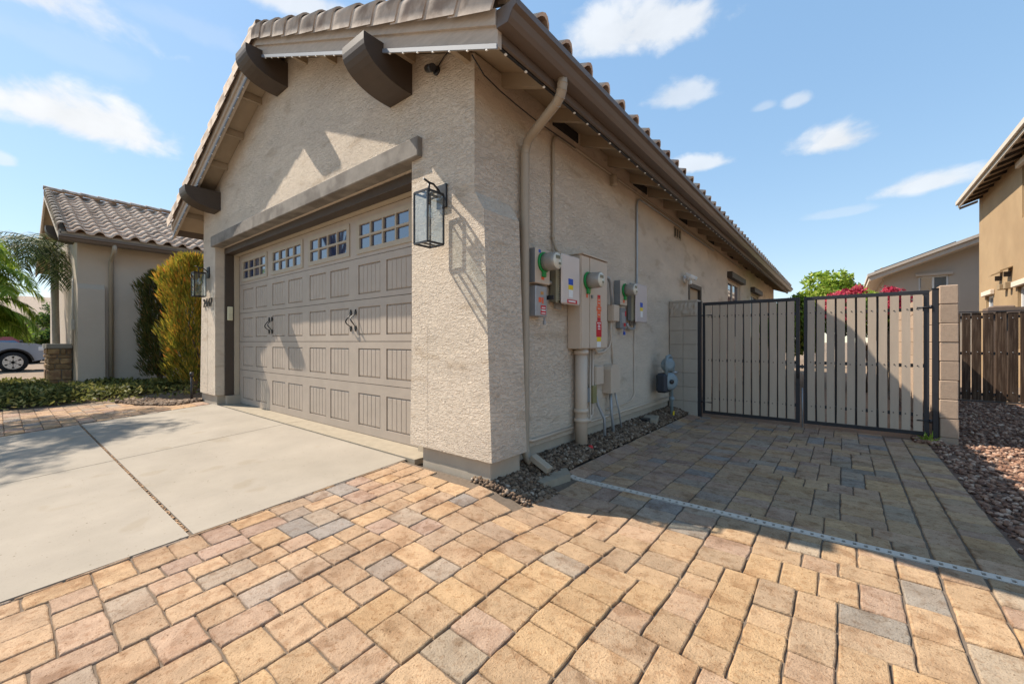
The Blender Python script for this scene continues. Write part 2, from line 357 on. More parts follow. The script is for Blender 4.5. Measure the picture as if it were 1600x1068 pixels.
# driveway slabs with joints
dw = struct(sheet('driveway', -7.86, -2.87, -9, 2.17, -.012, SAND, 6, 20))
for x0, x1 in ((-7.85, -5.243), (-5.231, -2.875)):
    for y0, y1 in ((-8.9, -2.5), (-2.48, .679), (.699, 2.163)):
        sheet('slab', x0, x1, y0, y1, 0, CONC, 4, 8, .05, dw)
sheet('apron', -7.6, -5.242, 2.181, 2.6, .005, CONC2, 4, 2, .05, dw); sheet('apron', -5.232, -2.79, 2.181, 2.6, .005, CONC2, 4, 2, .05, dw)
b = B()                                             # grit and leaf litter caught in the joints
for i in range(420):
    u = random.random(); x = -7.8+4.9*u; y = .689+random.uniform(-.007, .007); r = random.uniform(.002, .006)
    b.box(x-r*2, x+r*2, y-r, y+r, g(x, y)-.03, g(x, y)-.010+random.uniform(0, .009))
o = b.build('joint_litter', mat('litter', (.30, .19, .11), .95, .3, 30, island=.4), dw, kind='stuff')
# pavers
PCOL = [((.370, .242, .140), 34), ((.36, .240, .148), 32), ((.345, .232, .146), 20), ((.335, .224, .152), 10), ((.305, .208, .153), 5), ((.31, .216, .145), 10),
        ((.28, .215, .165), 4), ((.235, .198, .168), 4), ((.30, .23, .17), 6)]
def pcol(x, y):
    w = [c[1] for c in PCOL]
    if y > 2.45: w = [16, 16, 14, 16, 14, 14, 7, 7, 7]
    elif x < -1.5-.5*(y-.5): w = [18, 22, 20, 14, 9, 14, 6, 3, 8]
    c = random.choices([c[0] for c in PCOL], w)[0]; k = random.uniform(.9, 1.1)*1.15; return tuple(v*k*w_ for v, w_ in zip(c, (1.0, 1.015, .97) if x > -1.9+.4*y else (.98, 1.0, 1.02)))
def paver_geo(b, x0, x1, y0, y1, c, gap=.0055, lift=0.):
    gx = gap/2; x0 += gx; x1 -= gx; y0 += gx; y1 -= gx
    n = max(1, round((x1-x0)/.055)); m = max(1, round((y1-y0)/.055)); P = []
    j = lambda: random.uniform(-.0026, .0024)
    for i in range(n): P.append((x0+(x1-x0)*i/n, y0))
    for i in range(m): P.append((x1, y0+(y1-y0)*i/m))
    for i in range(n): P.append((x1-(x1-x0)*i/n, y1))
    for i in range(m): P.append((x0, y1-(y1-y0)*i/m))
    cx, cy = (x0+x1)/2, (y0+y1)/2; K = len(P); tilt = (random.uniform(-.014, .014), random.uniform(-.014, .014)); dz = random.uniform(-.0025, .0025)+lift
    corner = {0, n, n+m, 2*n+m}
    def pt(p, ins, drop, rnd, isc):
        q = Vector((p[0]-cx, p[1]-cy)); L = q.length; q2 = Vector((max(-1, min(1, q.x*1e3))*ins if abs(abs(p[0]-cx)-(x1-x0)/2) < 1e-6 else 0, max(-1, min(1, q.y*1e3))*ins if abs(abs(p[1]-cy)-(y1-y0)/2) < 1e-6 else 0))
        x, y = p[0]-q2.x+rnd[0], p[1]-q2.y+rnd[1]
        if isc: x += (cx-x)*.022; y += (cy-y)*.022
        return (x, y, g(x, y)+dz+tilt[0]*(x-cx)+tilt[1]*(y-cy)-drop)
    R = [(j(), j()) for _ in P]
    low = [pt(p, 0, .045, r, i in corner) for i, (p, r) in enumerate(zip(P, R))]
    mid = [pt(p, 0, .0065, r, i in corner) for i, (p, r) in enumerate(zip(P, R))]
    ed = [pt(p, .002, .0025, r, i in corner) for i, (p, r) in enumerate(zip(P, R))]
    top = [pt(p, .006, 0, r, i in corner) for i, (p, r) in enumerate(zip(P, R))]
    vs = low+mid+ed+top; fs = [tuple(range(3*K, 4*K))]
    for l in range(3): fs += [(l*K+i, l*K+(i+1) % K, (l+1)*K+(i+1) % K, (l+1)*K+i) for i in range(K)]
    n0 = len(b.f); b.add(vs, fs, c=c); 
    
U = .0725
rects = []
def skyline(nx, H):
    """two paver sizes laid in a random bond: mostly T joints, no long straight joints"""
    h = []; out = []
    while len(h) < nx: h += [random.choice((0, 1, 2, 3))]*random.choice((2, 3))
    h = h[:nx]; h[-1] = h[-2]; edge = [0]*(nx+1); start = [0]*(nx+1)
    while min(h) < H:
        lo = min(h); i = h.index(lo); k = i
        while k < nx and h[k] == lo: k += 1
        w = k-i; best = None
        A = -.7+.4*max(0, max(edge[i]-start[i] if i else 0, edge[k]-start[k] if k < nx else 0)-4)
        for q, hh in ((2, 2), (2, 3), (3, 2)):
            if q > w or w-q == 1: continue
            sc_ = random.random()*1.2-(.3 if q == 3 else 0)
            if i > 0 and h[i-1] == lo+hh: sc_ -= A
            if q == w and k < nx and h[k] == lo+hh: sc_ -= A
            if q < w and edge[i+q] == lo: sc_ += 3
            if best is None or sc_ < best[0]: best = (sc_, q, hh)
        if best is None: best = (0, w, 2)
        q, hh = best[1:]; out.append((i, i+q, lo, lo+hh))
        for t in range(i, i+q): h[t] = lo+hh
        for e in (i, i+q):
            if edge[e] < lo: start[e] = lo
            edge[e] = max(edge[e], lo+hh)
    return out
nfx = 44; rects = [(.345+(a-nfx)*U, .345+(c-nfx)*U, -1.6+d_*U, -1.6+e*U) for a, c, d_, e in skyline(nfx, 114)]
cut = []
for (a, c, d_, e) in rects:
    for lo, hi in ((-9, 2.835), (2.905, 6.42)):
        d2, e2, a2 = max(d_, lo), min(e, hi), max(a, -1.6) if hi > 3 else a
        if e2-d2 > .03 and c-a2 > .03: cut.append((a2, c, d2, e2))
rects = cut
rects = [r for r in rects if not (r[2] > 2.0 and r[3] > 2.14 and r[0] < -1.72)]   # house corner
for (a, c, l) in ((.350, .503, (.155, .235, .235)), (.506, .698, (.115, .155, .155))):
    for ya, yb in ((-.8, 2.835), (2.905, 6.30)):
        y = ya
        while y < yb-.05:
            e = min(yb, y+random.choice(l)); e = yb if yb-e < .06 else e; rects.append((a, c, y, e)); y = e
y = 2.905
while y < 6.3: rects.append((-1.755, -1.602, y, min(6.42, y+.235))); y += .235
xl = .345-nfx*U                                      # cut pieces against the slab
y = -1.2
while y < 2.1: e = y+random.choice((.155, .155, .235)); rects.append((-2.868, xl, y, min(e, 2.14))); y = e
pd = B()
for (x0, x1, y0, y1) in ((-2.87, .70, -1.3, 2.13), (-1.76, .70, 2.13, 6.42)):
    X = np.linspace(x0, x1, 25); Y = np.linspace(y0, y1, 25)
    pd.add([(x, y, g(x, y)-.010) for y in Y for x in X], [(j*25+i, j*25+i+1, j*25+i+26, j*25+i+25) for j in range(24) for i in range(24)])
pdo = struct(pd.build('paver_driveway', SAND, recalc=False))
def view(x, y, z):
    p = Vector((x, y, z-CAMZ)); d = p.dot(FW); return (None, None, d) if d < .1 else (800+646*p.dot(RT)/d, 533-646*p.z/d, d)
vis = []
for r in rects:
    px, py, d = view((r[0]+r[1])/2, (r[2]+r[3])/2, g((r[0]+r[1])/2, (r[2]+r[3])/2))
    inn = px is not None and -40 < px < 1640 and py < 1110
    vis.append(((r[1]-r[0])*(r[3]-r[2])/d**3 if inn else 0, r))
vis.sort(key=lambda t: -t[0])
rest = B()
for i, (s, r) in enumerate(vis):
    c = pcol((r[0]+r[1])/2, (r[2]+r[3])/2)
    if i < 300 and s > 0:
        b = B(); paver_geo(b, *r, c); b.build('paver', PAV, pdo, recalc=False)
    else: paver_geo(rest, *r, c)
rest.build('paver_field', PAV, pdo, recalc=False, kind='stuff')
# paved walk left of the driveway
wk = struct(sheet('walkway', -10.6, -7.86, -.9, 2.1, -.012, SAND, 14, 8)); wb = B()
y = -.9
while y < 2.05:
    x = -7.87-random.uniform(0, .1)
    wb_ = .16
    while x > -10.2+.35*(y-.9 if y > .9 else 0):
        w = random.choice((.16, .24, .24)); paver_geo(wb, x-w, x, y, y+wb_, pcol(-2, 1)); x -= w
    y += wb_
wb.build('paver_field', PAV, wk, recalc=False, kind='stuff')
# strip drain
dr = thing('strip_drain', 'narrow white slotted drain strip crossing the pavers before the gate', 'drain', (-.5, 2.87, 0))
b = B(); zf = lambda x: g(x, 2.87)-.001
b.box(-1.70, .70, 2.843, 2.897, -.06, -.03); b.build('channel', DARK, dr)
b = B(); n = 52
for i in range(n):
    x0, x1 = -1.70+2.4*i/n, -1.70+2.4*(i+1)/n; sl = .015
    for (a, c, p, q) in ((x0, x1, 2.840, 2.855), (x0, x1, 2.885, 2.900), (x0, x1-sl, 2.855, 2.885)):
        b.add([(a, p, zf(a)), (c, p, zf(c)), (c, q, zf(c)), (a, q, zf(a)), (a, p, zf(a)-.01), (c, p, zf(c)-.01), (c, q, zf(c)-.01), (a, q, zf(a)-.01)],
              [(0, 1, 2, 3), (4, 7, 6, 5), (0, 4, 5, 1), (2, 6, 7, 3), (1, 5, 6, 2), (0, 3, 7, 4)])
b.build('grate', PVC, dr, recalc=False)
# gravel
ICO = None
def ico():
    p = (1+5**.5)/2; V = np.array([(-1, p, 0), (1, p, 0), (-1, -p, 0), (1, -p, 0), (0, -1, p), (0, 1, p), (0, -1, -p), (0, 1, -p), (p, 0, -1), (p, 0, 1), (-p, 0, -1), (-p, 0, 1)], float)
    V /= np.linalg.norm(V[0]); F = np.array([(0, 11, 5), (0, 5, 1), (0, 1, 7), (0, 7, 10), (0, 10, 11), (1, 5, 9), (5, 11, 4), (11, 10, 2), (10, 7, 6), (7, 1, 8), (3, 9, 4), (3, 4, 2), (3, 2, 6), (3, 6, 8), (3, 8, 9), (4, 9, 5), (2, 4, 11), (6, 2, 10), (8, 6, 7), (9, 8, 1)])
    return V, F
IV, IF = ico()
def np_mesh(name, V, F, m, parent=None, kind='stuff', smooth=False):
    me = bpy.data.meshes.new(name); k = F.shape[1]
    me.vertices.add(len(V)); me.vertices.foreach_set('co', V.astype(np.float32).ravel())
    me.loops.add(F.size); me.loops.foreach_set('vertex_index', F.astype(np.int32).ravel())
    me.polygons.add(len(F)); me.polygons.foreach_set('loop_start', np.arange(0, F.size, k, dtype=np.int32)); me.polygons.foreach_set('loop_total', np.full(len(F), k, np.int32))
    if smooth: me.polygons.foreach_set('use_smooth', np.ones(len(F), bool))
    me.materials.append(m); me.update(calc_edges=True); me.validate()
    return put(name, me, parent, None, kind)
def stones(name, pts, smin, smax, m, parent=None):
    n = len(pts); P = np.array(pts); s = rng.uniform(smin, smax, (n, 1, 1))*rng.uniform(.6, 1.25, (n, 1, 3)); s[:, :, 2] *= .7
    V = IV[None]*(1+rng.uniform(-.22, .22, (n, 12, 3)))*s
    a = rng.uniform(0, 6.28, n); ca, sa = np.cos(a)[:, None], np.sin(a)[:, None]
    tl = rng.uniform(-.5, .5, n); ct, st = np.cos(tl)[:, None], np.sin(tl)[:, None]
    y, z = V[:, :, 1]*ct-V[:, :, 2]*st, V[:, :, 1]*st+V[:, :, 2]*ct; x = V[:, :, 0]
    V = np.stack([x*ca-y*sa, x*sa+y*ca, z], 2)+P[:, None, :]
    F = (IF[None]+12*np.arange(n)[:, None, None]).reshape(-1, 3)
    return np_mesh(name, V.reshape(-1, 3), F, m, parent)
pts = []
def bed(x, y): return .02+.10*sst((-1.75-x)/.3)*sst((4.6-y)/2.2)
struct(sheet('gravel_bed', -2.08, -1.765, 2.2, 6.40, -.0, mat('bed', (.06, .045, .035), .95, .3, 30), 4, 20, .05)).location.z = -.03
for i in range(9500):
    x = random.uniform(-2.07, -1.77); y = random.uniform(2.12, 6.34)
    pts.append((x, y, g(x, y)+.004+random.uniform(-.012, .014)))
for i in range(900): x, y = random.uniform(-1.97, -1.60), random.uniform(2.15, 2.54); pts.append((x, y, g(x, y)+.002+random.uniform(-.012, .012)))
stones('dark_gravel', pts, .009, .022, GRAVD)
pts = []
while len(pts) < 24000:
    y = 1.2+9.7*random.random()**1.5; x = .715+random.random()*(.9+.42*max(0, y-1.6))
    if .78 < x < .97 and 6.3 < y: continue
    pts.append((x, y, -.006+random.uniform(-.008, .012)))
for i in range(900):
    pts.append((random.uniform(.60, .80), random.uniform(6.15, 6.45), random.uniform(0, .03)))
stones('brown_gravel', pts, .008, .025, GRAVR)
b = B(); b.box(.705, 9, -1.5, 11.2, -.06, -.012); struct(b.build('gravel_yard', mat('yard_base', (.16, .10, .07), .95, .3, 45, bump=.8, bscale=90, bdist=.01)))
pts = [(random.uniform(-10.4, -8.35)+.0, 0, 0) for _ in range(1500)]
pts = [(x, 1.35+.32*(x+10.4)*.6+random.uniform(0, .55), 0) for x, _, _ in pts]; pts = [(x, y, g(x, y)+.012+random.uniform(-.01, .015)) for x, y, _ in pts]
stones('bed_gravel', pts, .015, .04, GRAVD)
# ------------------------------------------------------------------ the house
FX0, FX1, FY, RX = -8.20, -2.05, 2.13, -5.21       # front wall ends, front plane, ridge
OX0, OX1, OZ = -7.63, -2.76, 2.555                 # garage opening
SLP = .415; RY = 1.86                              # roof pitch, front edge of the overhang
YB = 18.4
def zb(x): return 2.90+SLP*(-1.767-x) if x > RX else 2.90+SLP*(-1.767-(2*RX-x))
EXR = -1.60; EXL = 2*RX-EXR
house = thing('house', 'beige stucco house with garage wing, brown trim and clay tile roof', 'house', (-5.2, 3, .1))
b = B()
poly = [(FX0, .245), (OX0, .245), (OX0, OZ), (OX1, OZ), (OX1, .245), (FX1, .245), (FX1, zb(FX1)+.12), (RX, zb(RX)+.12), (FX0, zb(FX0)+.12)]
b.prism(poly, 1, FY, FY+.30)
b.build('front_wall', STUC, house)
# side wall facing the gate
b = B(); SX = FX1-.001
holes = [(7.33, 8.13, .2, 2.09), (10.4, 11.87, 1.15, 2.52), (13.4, 14.7, 1.15, 2.47)]
sheet_holes(b, FY+.30, 18.3, .245, 3.15, holes, lambda u, w, d: (SX-d, u, w), .09)
b.box(SX-.25, SX-.14, FY+.3, 18.3, .1, 3.2)
b.box(FX0+.01, SX-.02, 18.1, 18.28, .1, 3.15); b.box(FX0+.01, FX0+.2, FY+.3, 18.2, .1, 3.1)
b.build('side_wall', STUC, house, recalc=False)
# plinth
b = B()
b.box(OX1+.10, -1.93, FY+.035, 2.50, -.05, .243); b.box(-2.3, -2.075, 2.5, 18.2, -.1, .2435)
b.box(-8.42, OX0-.035, FY+.035, 2.5, -.05, .243); b.box(OX0-.04, OX0+.075, FY+.14, 2.5, -.05, .232); b.box(OX1-.03, OX1+.095, FY+.2, 2.5, -.05, .232)
b.build('foundation', mat('plinth', (.40, .34, .265), .9, .12, 5, bump=.3, bscale=70, bdist=.003), house)
# flared buttresses
def buttress(name, sgn, xw, parent, yf, depth, ztop, zsh, out_top, out_bot, zbot, m):
    b = B(); ring = []
    for (x, z) in ((xw-.2*sgn, zbot), (xw+out_bot*sgn, zbot), (xw+out_top*sgn, zsh), (xw, ztop), (xw-.2*sgn, ztop)): ring.append((x, z))
    b.prism(ring, 1, yf-.0015, yf+depth); return b.build(name, m, parent)
buttress('buttress', 1, FX1, house, FY, .40, 2.155, 2.01, .09, .165, .2445, STUC)
buttress('buttress', -1, FX0, house, FY, .40, 2.155, 2.01, .09, .18, .2445, STUC)
b = B()                                            # small flare of the right pier towards the opening
b.prism([(OX1-.02, .2448), (OX1+.2, .2448), (OX1+.2, 1.2), (OX1+.001, 1.2)], 1, FY-.001, FY+.29); b.build('pier_flare', STUC, house)
# header beam, trims round the door
b = B(); b.box(-7.68, -2.628, FY-.048, FY+.1, OZ-.001, 2.715, .008); b.build('header_beam', BEAM, house)
b = B(); b.box(OX0-.005, OX1+.005, FY+.123, FY+.245, 2.46, OZ-.006, .003); b.build('head_trim', TRIM, house)
b = B(); b.box(OX0+.001, OX0+.035, FY+.123, FY+.243, .235, 2.459, .003); b.build('jamb_trim', TRIM, house)
b = B(); b.box(-2.98, OX1-.004, FY+.2, FY+.243, .235, 2.459, .003); b.build('jamb_trim', TRIM, house)
STOP = mat('door_stop', (.42, .35, .26), .6, .06, 6)
b = B(); b.box(OX0+.03, OX1, FY+.246, FY+.318, 2.452, 2.55); b.build('door_stop', STOP, house)
b = B(); b.box(OX0-.03, OX0+.045, FY+.246, FY+.318, .10, 2.451); b.build('door_stop', STOP, house)
b = B(); b.box(-2.99, OX1+.03, FY+.246, FY+.318, .10, 2.451); b.build('door_stop', STOP, house)
b = B(); b.box(OX0-.3, OX1+.3, FY+.36, FY+.5, 2.44, 2.9); b.build('lintel', DARK, house)
# corbels
def corbel(xc, z0, z1, y1=1.69, w=.30, yf=FY, parent=house):
    P = [(yf+.03, z1), (y1, z1), (y1, z1-.055)]
    for i in range(1, 11):
        t = i/10*math.pi/2; P.append((y1+(yf-.03-y1)*(1-math.cos(t)), z1-.055-(z1-.055-z0)*math.sin(t)))
    P.append((yf+.03, z0)); b = B(); b.prism(P, 0, xc-w/2, xc+w/2); return b.build('corbel', TRIM, parent)
corbel(-2.905, 3.10, 3.372); corbel(RX, 4.05, 4.33); corbel(-7.52, 3.07, 3.345)
# roof: deck, boards
roof = None
b = B()
for y0, y1 in ((RY+.02, YB),):
    b.prism([(EXR-.03, zb(EXR-.03)+.13), (RX, zb(RX)+.13), (EXL+.03, zb(EXL+.03)+.13), (EXL+.03, zb(EXL+.03)+.18), (RX, zb(RX)+.18), (EXR-.03, zb(EXR-.03)+.18)], 1, y0, y1)
roof = b.build('roof', SOFF, house)
def slopeboard(b, xa, xb, lo, hi, ya, yb_):
    b.prism([(xa, zb(xa)+lo), (xb, zb(xb)+lo), (xb, zb(xb)+hi), (xa, zb(xa)+hi)], 1, ya, yb_)
for xa, xb in ((EXR+.0, RX), (RX, EXL)):
    b = B(); slopeboard(b, xa, xb, .0, .115, RY, RY+.035); b.build('rake_board', RAKE, roof)
    b = B(); slopeboard(b, xa, xb, .115, .215, RY-.022, RY+.034); b.build('rake_trim', RAKE, roof)
    b = B(); slopeboard(b, xa, xb, -.018, .012, RY-.012, RY-.001); b.build('light_channel', mat('alu_channel', (.20, .225, .26), .55, .05, 6, metal=.0), roof)
    n = 22
    b = B()
    for i in range(n):
        x = xa+(xb-xa)*(i+.5)/n; b.box(x-.007, x+.007, RY-.011, RY+.0, zb(x)-.026, zb(x)-.0185)
    b.build('channel_lights', LED, roof, kind='stuff')
for sgn in (1, -1):                                  # lookouts under the rake
    for k in range(1, 6):
        x = RX+sgn*k*.62
        b = B(); b.box(x-.02, x+.02, RY+.036, FY+.02, zb(x)+.045, zb(x)+.128); b.build('lookout', SOFF, roof)
# eave: fascia, rafter tails, gutter
b = B(); b.box(EXR-.026, EXR-.004, RY+.01, YB, 2.875, 3.03); b.build('fascia', GUTM, roof)
b = B(); b.box(EXL+.004, EXL+.026, RY+.01, YB, 2.875, 3.03); b.build('fascia', GUTM, roof)
b = B(); b.box(EXR-.048, EXR-.028, RY+.04, YB, 2.868, 2.885); b.build('light_channel', BLACK, roof)
b = B(); yy = RY+.12
while yy < 12:
    b.box(EXR-.045, EXR-.031, yy-.007, yy+.007, 2.859, 2.8675); yy += .21
b.build('channel_lights', LED, roof, kind='stuff')
tail = B(); tail.prism([(-2.06, zb(-2.06)+.02), (EXR-.05, zb(EXR-.05)+.04), (EXR-.05, zb(EXR-.05)+.129), (-2.06, zb(-2.06)+.129)], 1, -.024, .024)
tme = tail.mesh('rafter_tail', SOFF)
vent = mat('vent_mesh', (.03, .027, .025), .9, .2, 40)
for i in range(27):
    y = 2.45+i*.61; put('rafter_tail', tme, roof, loc=(0, y, 0))
    if i % 3 == 1:
        b = B(); b.box(-2.049, -2.04, y+.08, y+.53, zb(-2.05)+.02, zb(-2.05)+.115); b.build('eave_vent', vent, roof)
gp = [(-1.60, 3.035), (-1.60, 2.93), (-1.515, 2.93), (-1.495, 2.955), (-1.478, 2.99), (-1.452, 3.005), (-1.448, 3.04), (-1.462, 3.04), (-1.464, 3.015), (-1.488, 3.0), (-1.505, 2.96), (-1.52, 2.937), (-1.592, 2.937), (-1.592, 3.035)]
b = B(); b.prism(gp, 1, RY-.01, YB)
b.prism([(-1.60, 2.93), (-1.515, 2.93), (-1.478, 2.99), (-1.452, 3.005), (-1.448, 3.04), (-1.60, 3.035)], 1, RY-.013, RY-.0105)
b.build('gutter', GUTM, house)
# tiles
def s_profile(u, w=.30):                # amplitude of a mission S tile
    return 1.22*s_profile0(u, w)
def s_profile0(u, w=.30):                            # u 0..w : pan then barrel
    return -.012*math.sin(math.pi*u/(w*.42)) if u < w*.42 else .068*math.sin(math.pi*(u-w*.42)/(w*.58))**.8
def s_tile(w=.30, L=.43, n=10, th=.022):
    b = B(); us = [w*i/n for i in range(n+1)]; vs = []
    for s_, lift in ((0, .034), (L, 0)):
        for u in us: vs.append((s_, u, s_profile(u, w)+lift))
    for u in us: vs.append((0, u, s_profile(u, w)+.034-th))
    for u in us: vs.append((.1, u, s_profile(u, w)+.034-th))
    N = n+1; fs = [(i, i+1, N+i+1, N+i) for i in range(n)]; fl = [(2*N+i, 2*N+i+1, i+1, i) for i in range(n)]+[(3*N+i, 3*N+i+1, 2*N+i+1, 2*N+i) for i in range(n)]
    b.add(vs, fs, True); b.f += fl; b.sm += [False]*len(fl); b.c += [None]*len(fl); return b
ST = s_tile().mesh('roof_tile', TILE, recalc=False)
def slopeM(x0, z0, sgn, pitch, y, s):                # frame at the eave: local x runs up the slope, y along the eave
    a = math.atan(pitch); X = Vector((-sgn*math.cos(a), 0, math.sin(a))); Y = Vector((0, 1, 0)); Z = Vector((sgn*math.sin(a), 0, math.cos(a)))
    o = Vector((x0, y, z0))+X*s
    return Matrix(((X.x, Y.x, Z.x, o.x), (X.y, Y.y, Z.y, o.y), (X.z, Y.z, Z.z, o.z), (0, 0, 0, 1)))
ex, ez = EXR+.085, zb(EXR+.085)+.255
for i in range(54):
    put('roof_tile', ST, roof, M=slopeM(ex, ez, 1, SLP, RY+.10+i*.3, random.uniform(-.004, .004)))
st = s_tile(n=8); sv = np.array(st.v); rows = []; VV = []; FF = []; n0 = 0
for r in range(1, 11):
    for i in range(54):
        M4 = np.array(slopeM(ex, ez, 1, SLP, RY+.10+i*.3, r*.36+random.uniform(-.004, .004)))
        VV.append(sv@M4[:3, :3].T+M4[:3, 3]); FF.append(np.array(st.f)+n0); n0 += len(sv)
np_mesh('tile_field', np.concatenate(VV), np.concatenate(FF), TILEF, roof)
b = B(); b.prism([(RX, zb(RX)+.18), (EXL, zb(EXL)+.18), (EXL, zb(EXL)+.26), (RX, zb(RX)+.27)], 1, RY+.05, YB); b.build('far_slope_tiles', TILEF, roof, kind='stuff')
# rake tiles : half barrel with a vertical leg
def rake_tile(L=.40):
    b = B(); prof = []
    R0 = .085
    for i in range(9): t = math.pi*i/8; prof.append((-R0*math.cos(math.pi-t) if False else R0*math.cos(t), R0*math.sin(t)))
    prof = [(p[0], p[1]) for p in prof]+[(-R0, -.125)]
    vs = []; N = len(prof)
    for s_, k, lift in ((0, 1.0, .03), (L, .86, 0)):
        for (y, z) in prof: vs.append((s_, y*k, z*k+lift))
    for (y, z) in prof: vs.append((0, y*.82, z*.82+.03-(.006 if z < 0 else 0)))
    for (y, z) in prof: vs.append((.13, y*.80, z*.80+.03-(.006 if z < 0 else 0)))
    fs = [(i, i+1, N+i+1, N+i) for i in range(N-1)]; b.add(vs, fs, True)
    fl = [(2*N+i, 2*N+i+1, i+1, i) for i in range(N-1)]+[(3*N+i, 3*N+i+1, 2*N+i+1, 2*N+i) for i in range(N-1)]+[(N-1, 2*N-1, 3*N-1)]
    b.f += fl; b.sm += [False]*len(fl); b.c += [None]*len(fl); return b
RTm = rake_tile().mesh('rake_tile', RTILE, recalc=False)
Lr = (EXR-RX)/math.cos(math.atan(SLP)); nr = int(Lr/.33)+1
for sgn, x0 in ((1, EXR+.04), (-1, EXL-.04)):
    for i in range(nr):
        M4 = slopeM(x0, zb(EXR+.04)+.272, sgn, SLP, RY+.012, i*.333); M4 = M4 @ Matrix.Rotation(random.uniform(-.012, .012), 4, 'Y')
        put('rake_tile', RTm, roof, M=M4)
def ridge_tile(L=.42, r=.11):
    b = B(); N = 9; vs = []
    for s_, k, l in ((0, 1, .02), (L, .88, 0)):
        for i in range(N): t = math.pi*(i/(N-1)); vs.append((r*k*math.cos(t), s_, r*k*math.sin(t)*.8+l))
    for i in range(N): t = math.pi*(i/(N-1)); vs.append((r*.84*math.cos(t), 0, r*.84*math.sin(t)*.8+.012))
    b.add(vs, [(i, i+1, N+i+1, N+i) for i in range(N-1)], True); b.add(vs, [(2*N+i, 2*N+i+1, i+1, i) for i in range(N-1)]); return b
RIm = ridge_tile().mesh('ridge_tile', RTILE, recalc=False)
for i in range(40): put('ridge_tile', RIm, roof, loc=(RX, RY-.03+i*.36, zb(RX)+.245))
# downspouts
def downspout(path, parent, r=.036, label=None):
    b = B(); 
    P = [Vector(p) for p in path]
    for i in range(len(P)-1):
        pass
    b.tube(path, r, 8, smooth=True)
    for k in range(1, len(P)-1):
        if 0 < k < len(P)-2 and (P[k]-P[k-1]).length < .12:
            t = (P[k+1]-P[k-1]).normalized(); b.lathe([(r*1.02, -.004), (r*1.10, 0), (r*1.02, .004)], P[k], t, 8)
    return b.build('downspout', DSP, parent)
y = 2.66
downspout([(-1.548, y-.16, 2.955), (-1.548, y-.16, 2.90), (-1.555, y-.158, 2.86), (-1.575, y-.15, 2.825), (-1.61, y-.14, 2.795), (-1.92, y-.03, 2.70), (-1.965, y-.012, 2.675), (-1.99, y, 2.64), (-2.0, y, 2.59), (-2.0, y, 1.5), (-2.0, y, .26), (-1.99, y, .19), (-1.965, y, .145), (-1.93, y, .12)], house)
# windows and door of the side wall
for y0, y1, z0, z1, zp in ((10.4, 11.87, 1.15, 2.52, 2.60), (13.4, 14.7, 1.15, 2.47, 2.56)):
    w = B(); sheet_holes(w, y0, y1, z0, z1, [(y0+.06, (y0+y1)/2-.03, z0+.06, z1-.06), ((y0+y1)/2+.03, y1-.06, z0+.06, z1-.06)], lambda u, w_, d: (SX-.05-d, u, w_), .03)
    wo_ = w.build('window', TRIMW, house, recalc=False)
    for a, c in ((y0+.06, (y0+y1)/2-.03), ((y0+y1)/2+.03, y1-.06)):
        q = B(); q.box(SX-.078, SX-.07, a, c, z0+.06, z1-.06); q.build('pane', GLASS, wo_)
    q = B(); q.box(SX-.02, SX+.11, y0-.08, y1+.10, zp-.07, zp+.07, .01); q.build('window_hood', TRIM, house)
b = B(); b.box(SX-.075, SX-.04, 7.40, 8.06, .2, 2.02); dd = b.build('door', mat('side_door', (.38, .28, .185), .6, .08, 3), house)
b = B(); b.box(SX-.07, SX+.012, 7.33, 7.40, .2, 2.09); b.box(SX-.07, SX+.012, 8.06, 8.13, .2, 2.09); b.box(SX-.07, SX+.0121, 7.40, 8.06, 2.02, 2.09); b.build('door_frame', TRIM, dd)
# wall vent
b = B(); sheet_holes(b, 6.56, 6.90, 2.70, 2.88, [(6.585, 6.66, 2.725, 2.855), (6.69, 6.765, 2.725, 2.855), (6.795, 6.875, 2.725, 2.855)], lambda u, w, d: (SX+.012-d, u, w), .012)
vo = b.build('wall_vent', SOFF, house, recalc=False); b = B(); b.box(SX-.005, SX+.002, 6.57, 6.89, 2.71, 2.87); b.build('vent_slots', DARK, vo)
# ---------------- front wing at left
WX, WF, WEX, WRX, WRY = -13.60, 1.15, -13.15, -17.35, .83
def wzb(x): return 3.30+.4167*(WEX-x) if x > WRX else 3.30+.4167*(WEX-(2*WRX-x))
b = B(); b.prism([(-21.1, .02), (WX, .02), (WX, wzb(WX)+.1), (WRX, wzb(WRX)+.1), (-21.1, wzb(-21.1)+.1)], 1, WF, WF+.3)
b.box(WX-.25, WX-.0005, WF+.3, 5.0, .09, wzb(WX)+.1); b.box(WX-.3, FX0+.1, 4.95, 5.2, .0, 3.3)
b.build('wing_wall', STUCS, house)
b = B(); b.box(WX-.3, WX-.03, WF+.5, 4.9, -.1, .088); b.build('wing_foundation', MATS['plinth'], house)
buttress('wing_buttress', 1, WX, house, WF, .44, 2.42, 2.30, .09, .165, .02, STUCS)
b = B(); b.prism([(WEX, wzb(WEX)+.12), (WRX, wzb(WRX)+.12), (2*WRX-WEX, wzb(WEX)+.12), (2*WRX-WEX, wzb(WEX)+.17), (WRX, wzb(WRX)+.17), (WEX, wzb(WEX)+.17)], 1, WRY+.02, 9)
wroof = b.build('wing_roof', SOFF, house)
b = B()
for xa, xb in ((WEX, WRX), (WRX, 2*WRX-WEX)): b.prism([(xa, wzb(xa)), (xb, wzb(xb)), (xb, wzb(xb)+.2), (xa, wzb(xa)+.2)], 1, WRY, WRY+.04)
b.build('rake_board', RAKE, wroof)
b = B(); b.prism([(p[0]-(-1.60)+WEX, p[1]-2.945+3.28) for p in gp], 1, WRY, 5.0); b.box(WEX-.03, WEX-.002, WRY, 5.0, 3.26, 3.46); b.build('wing_gutter', GUTM, house)
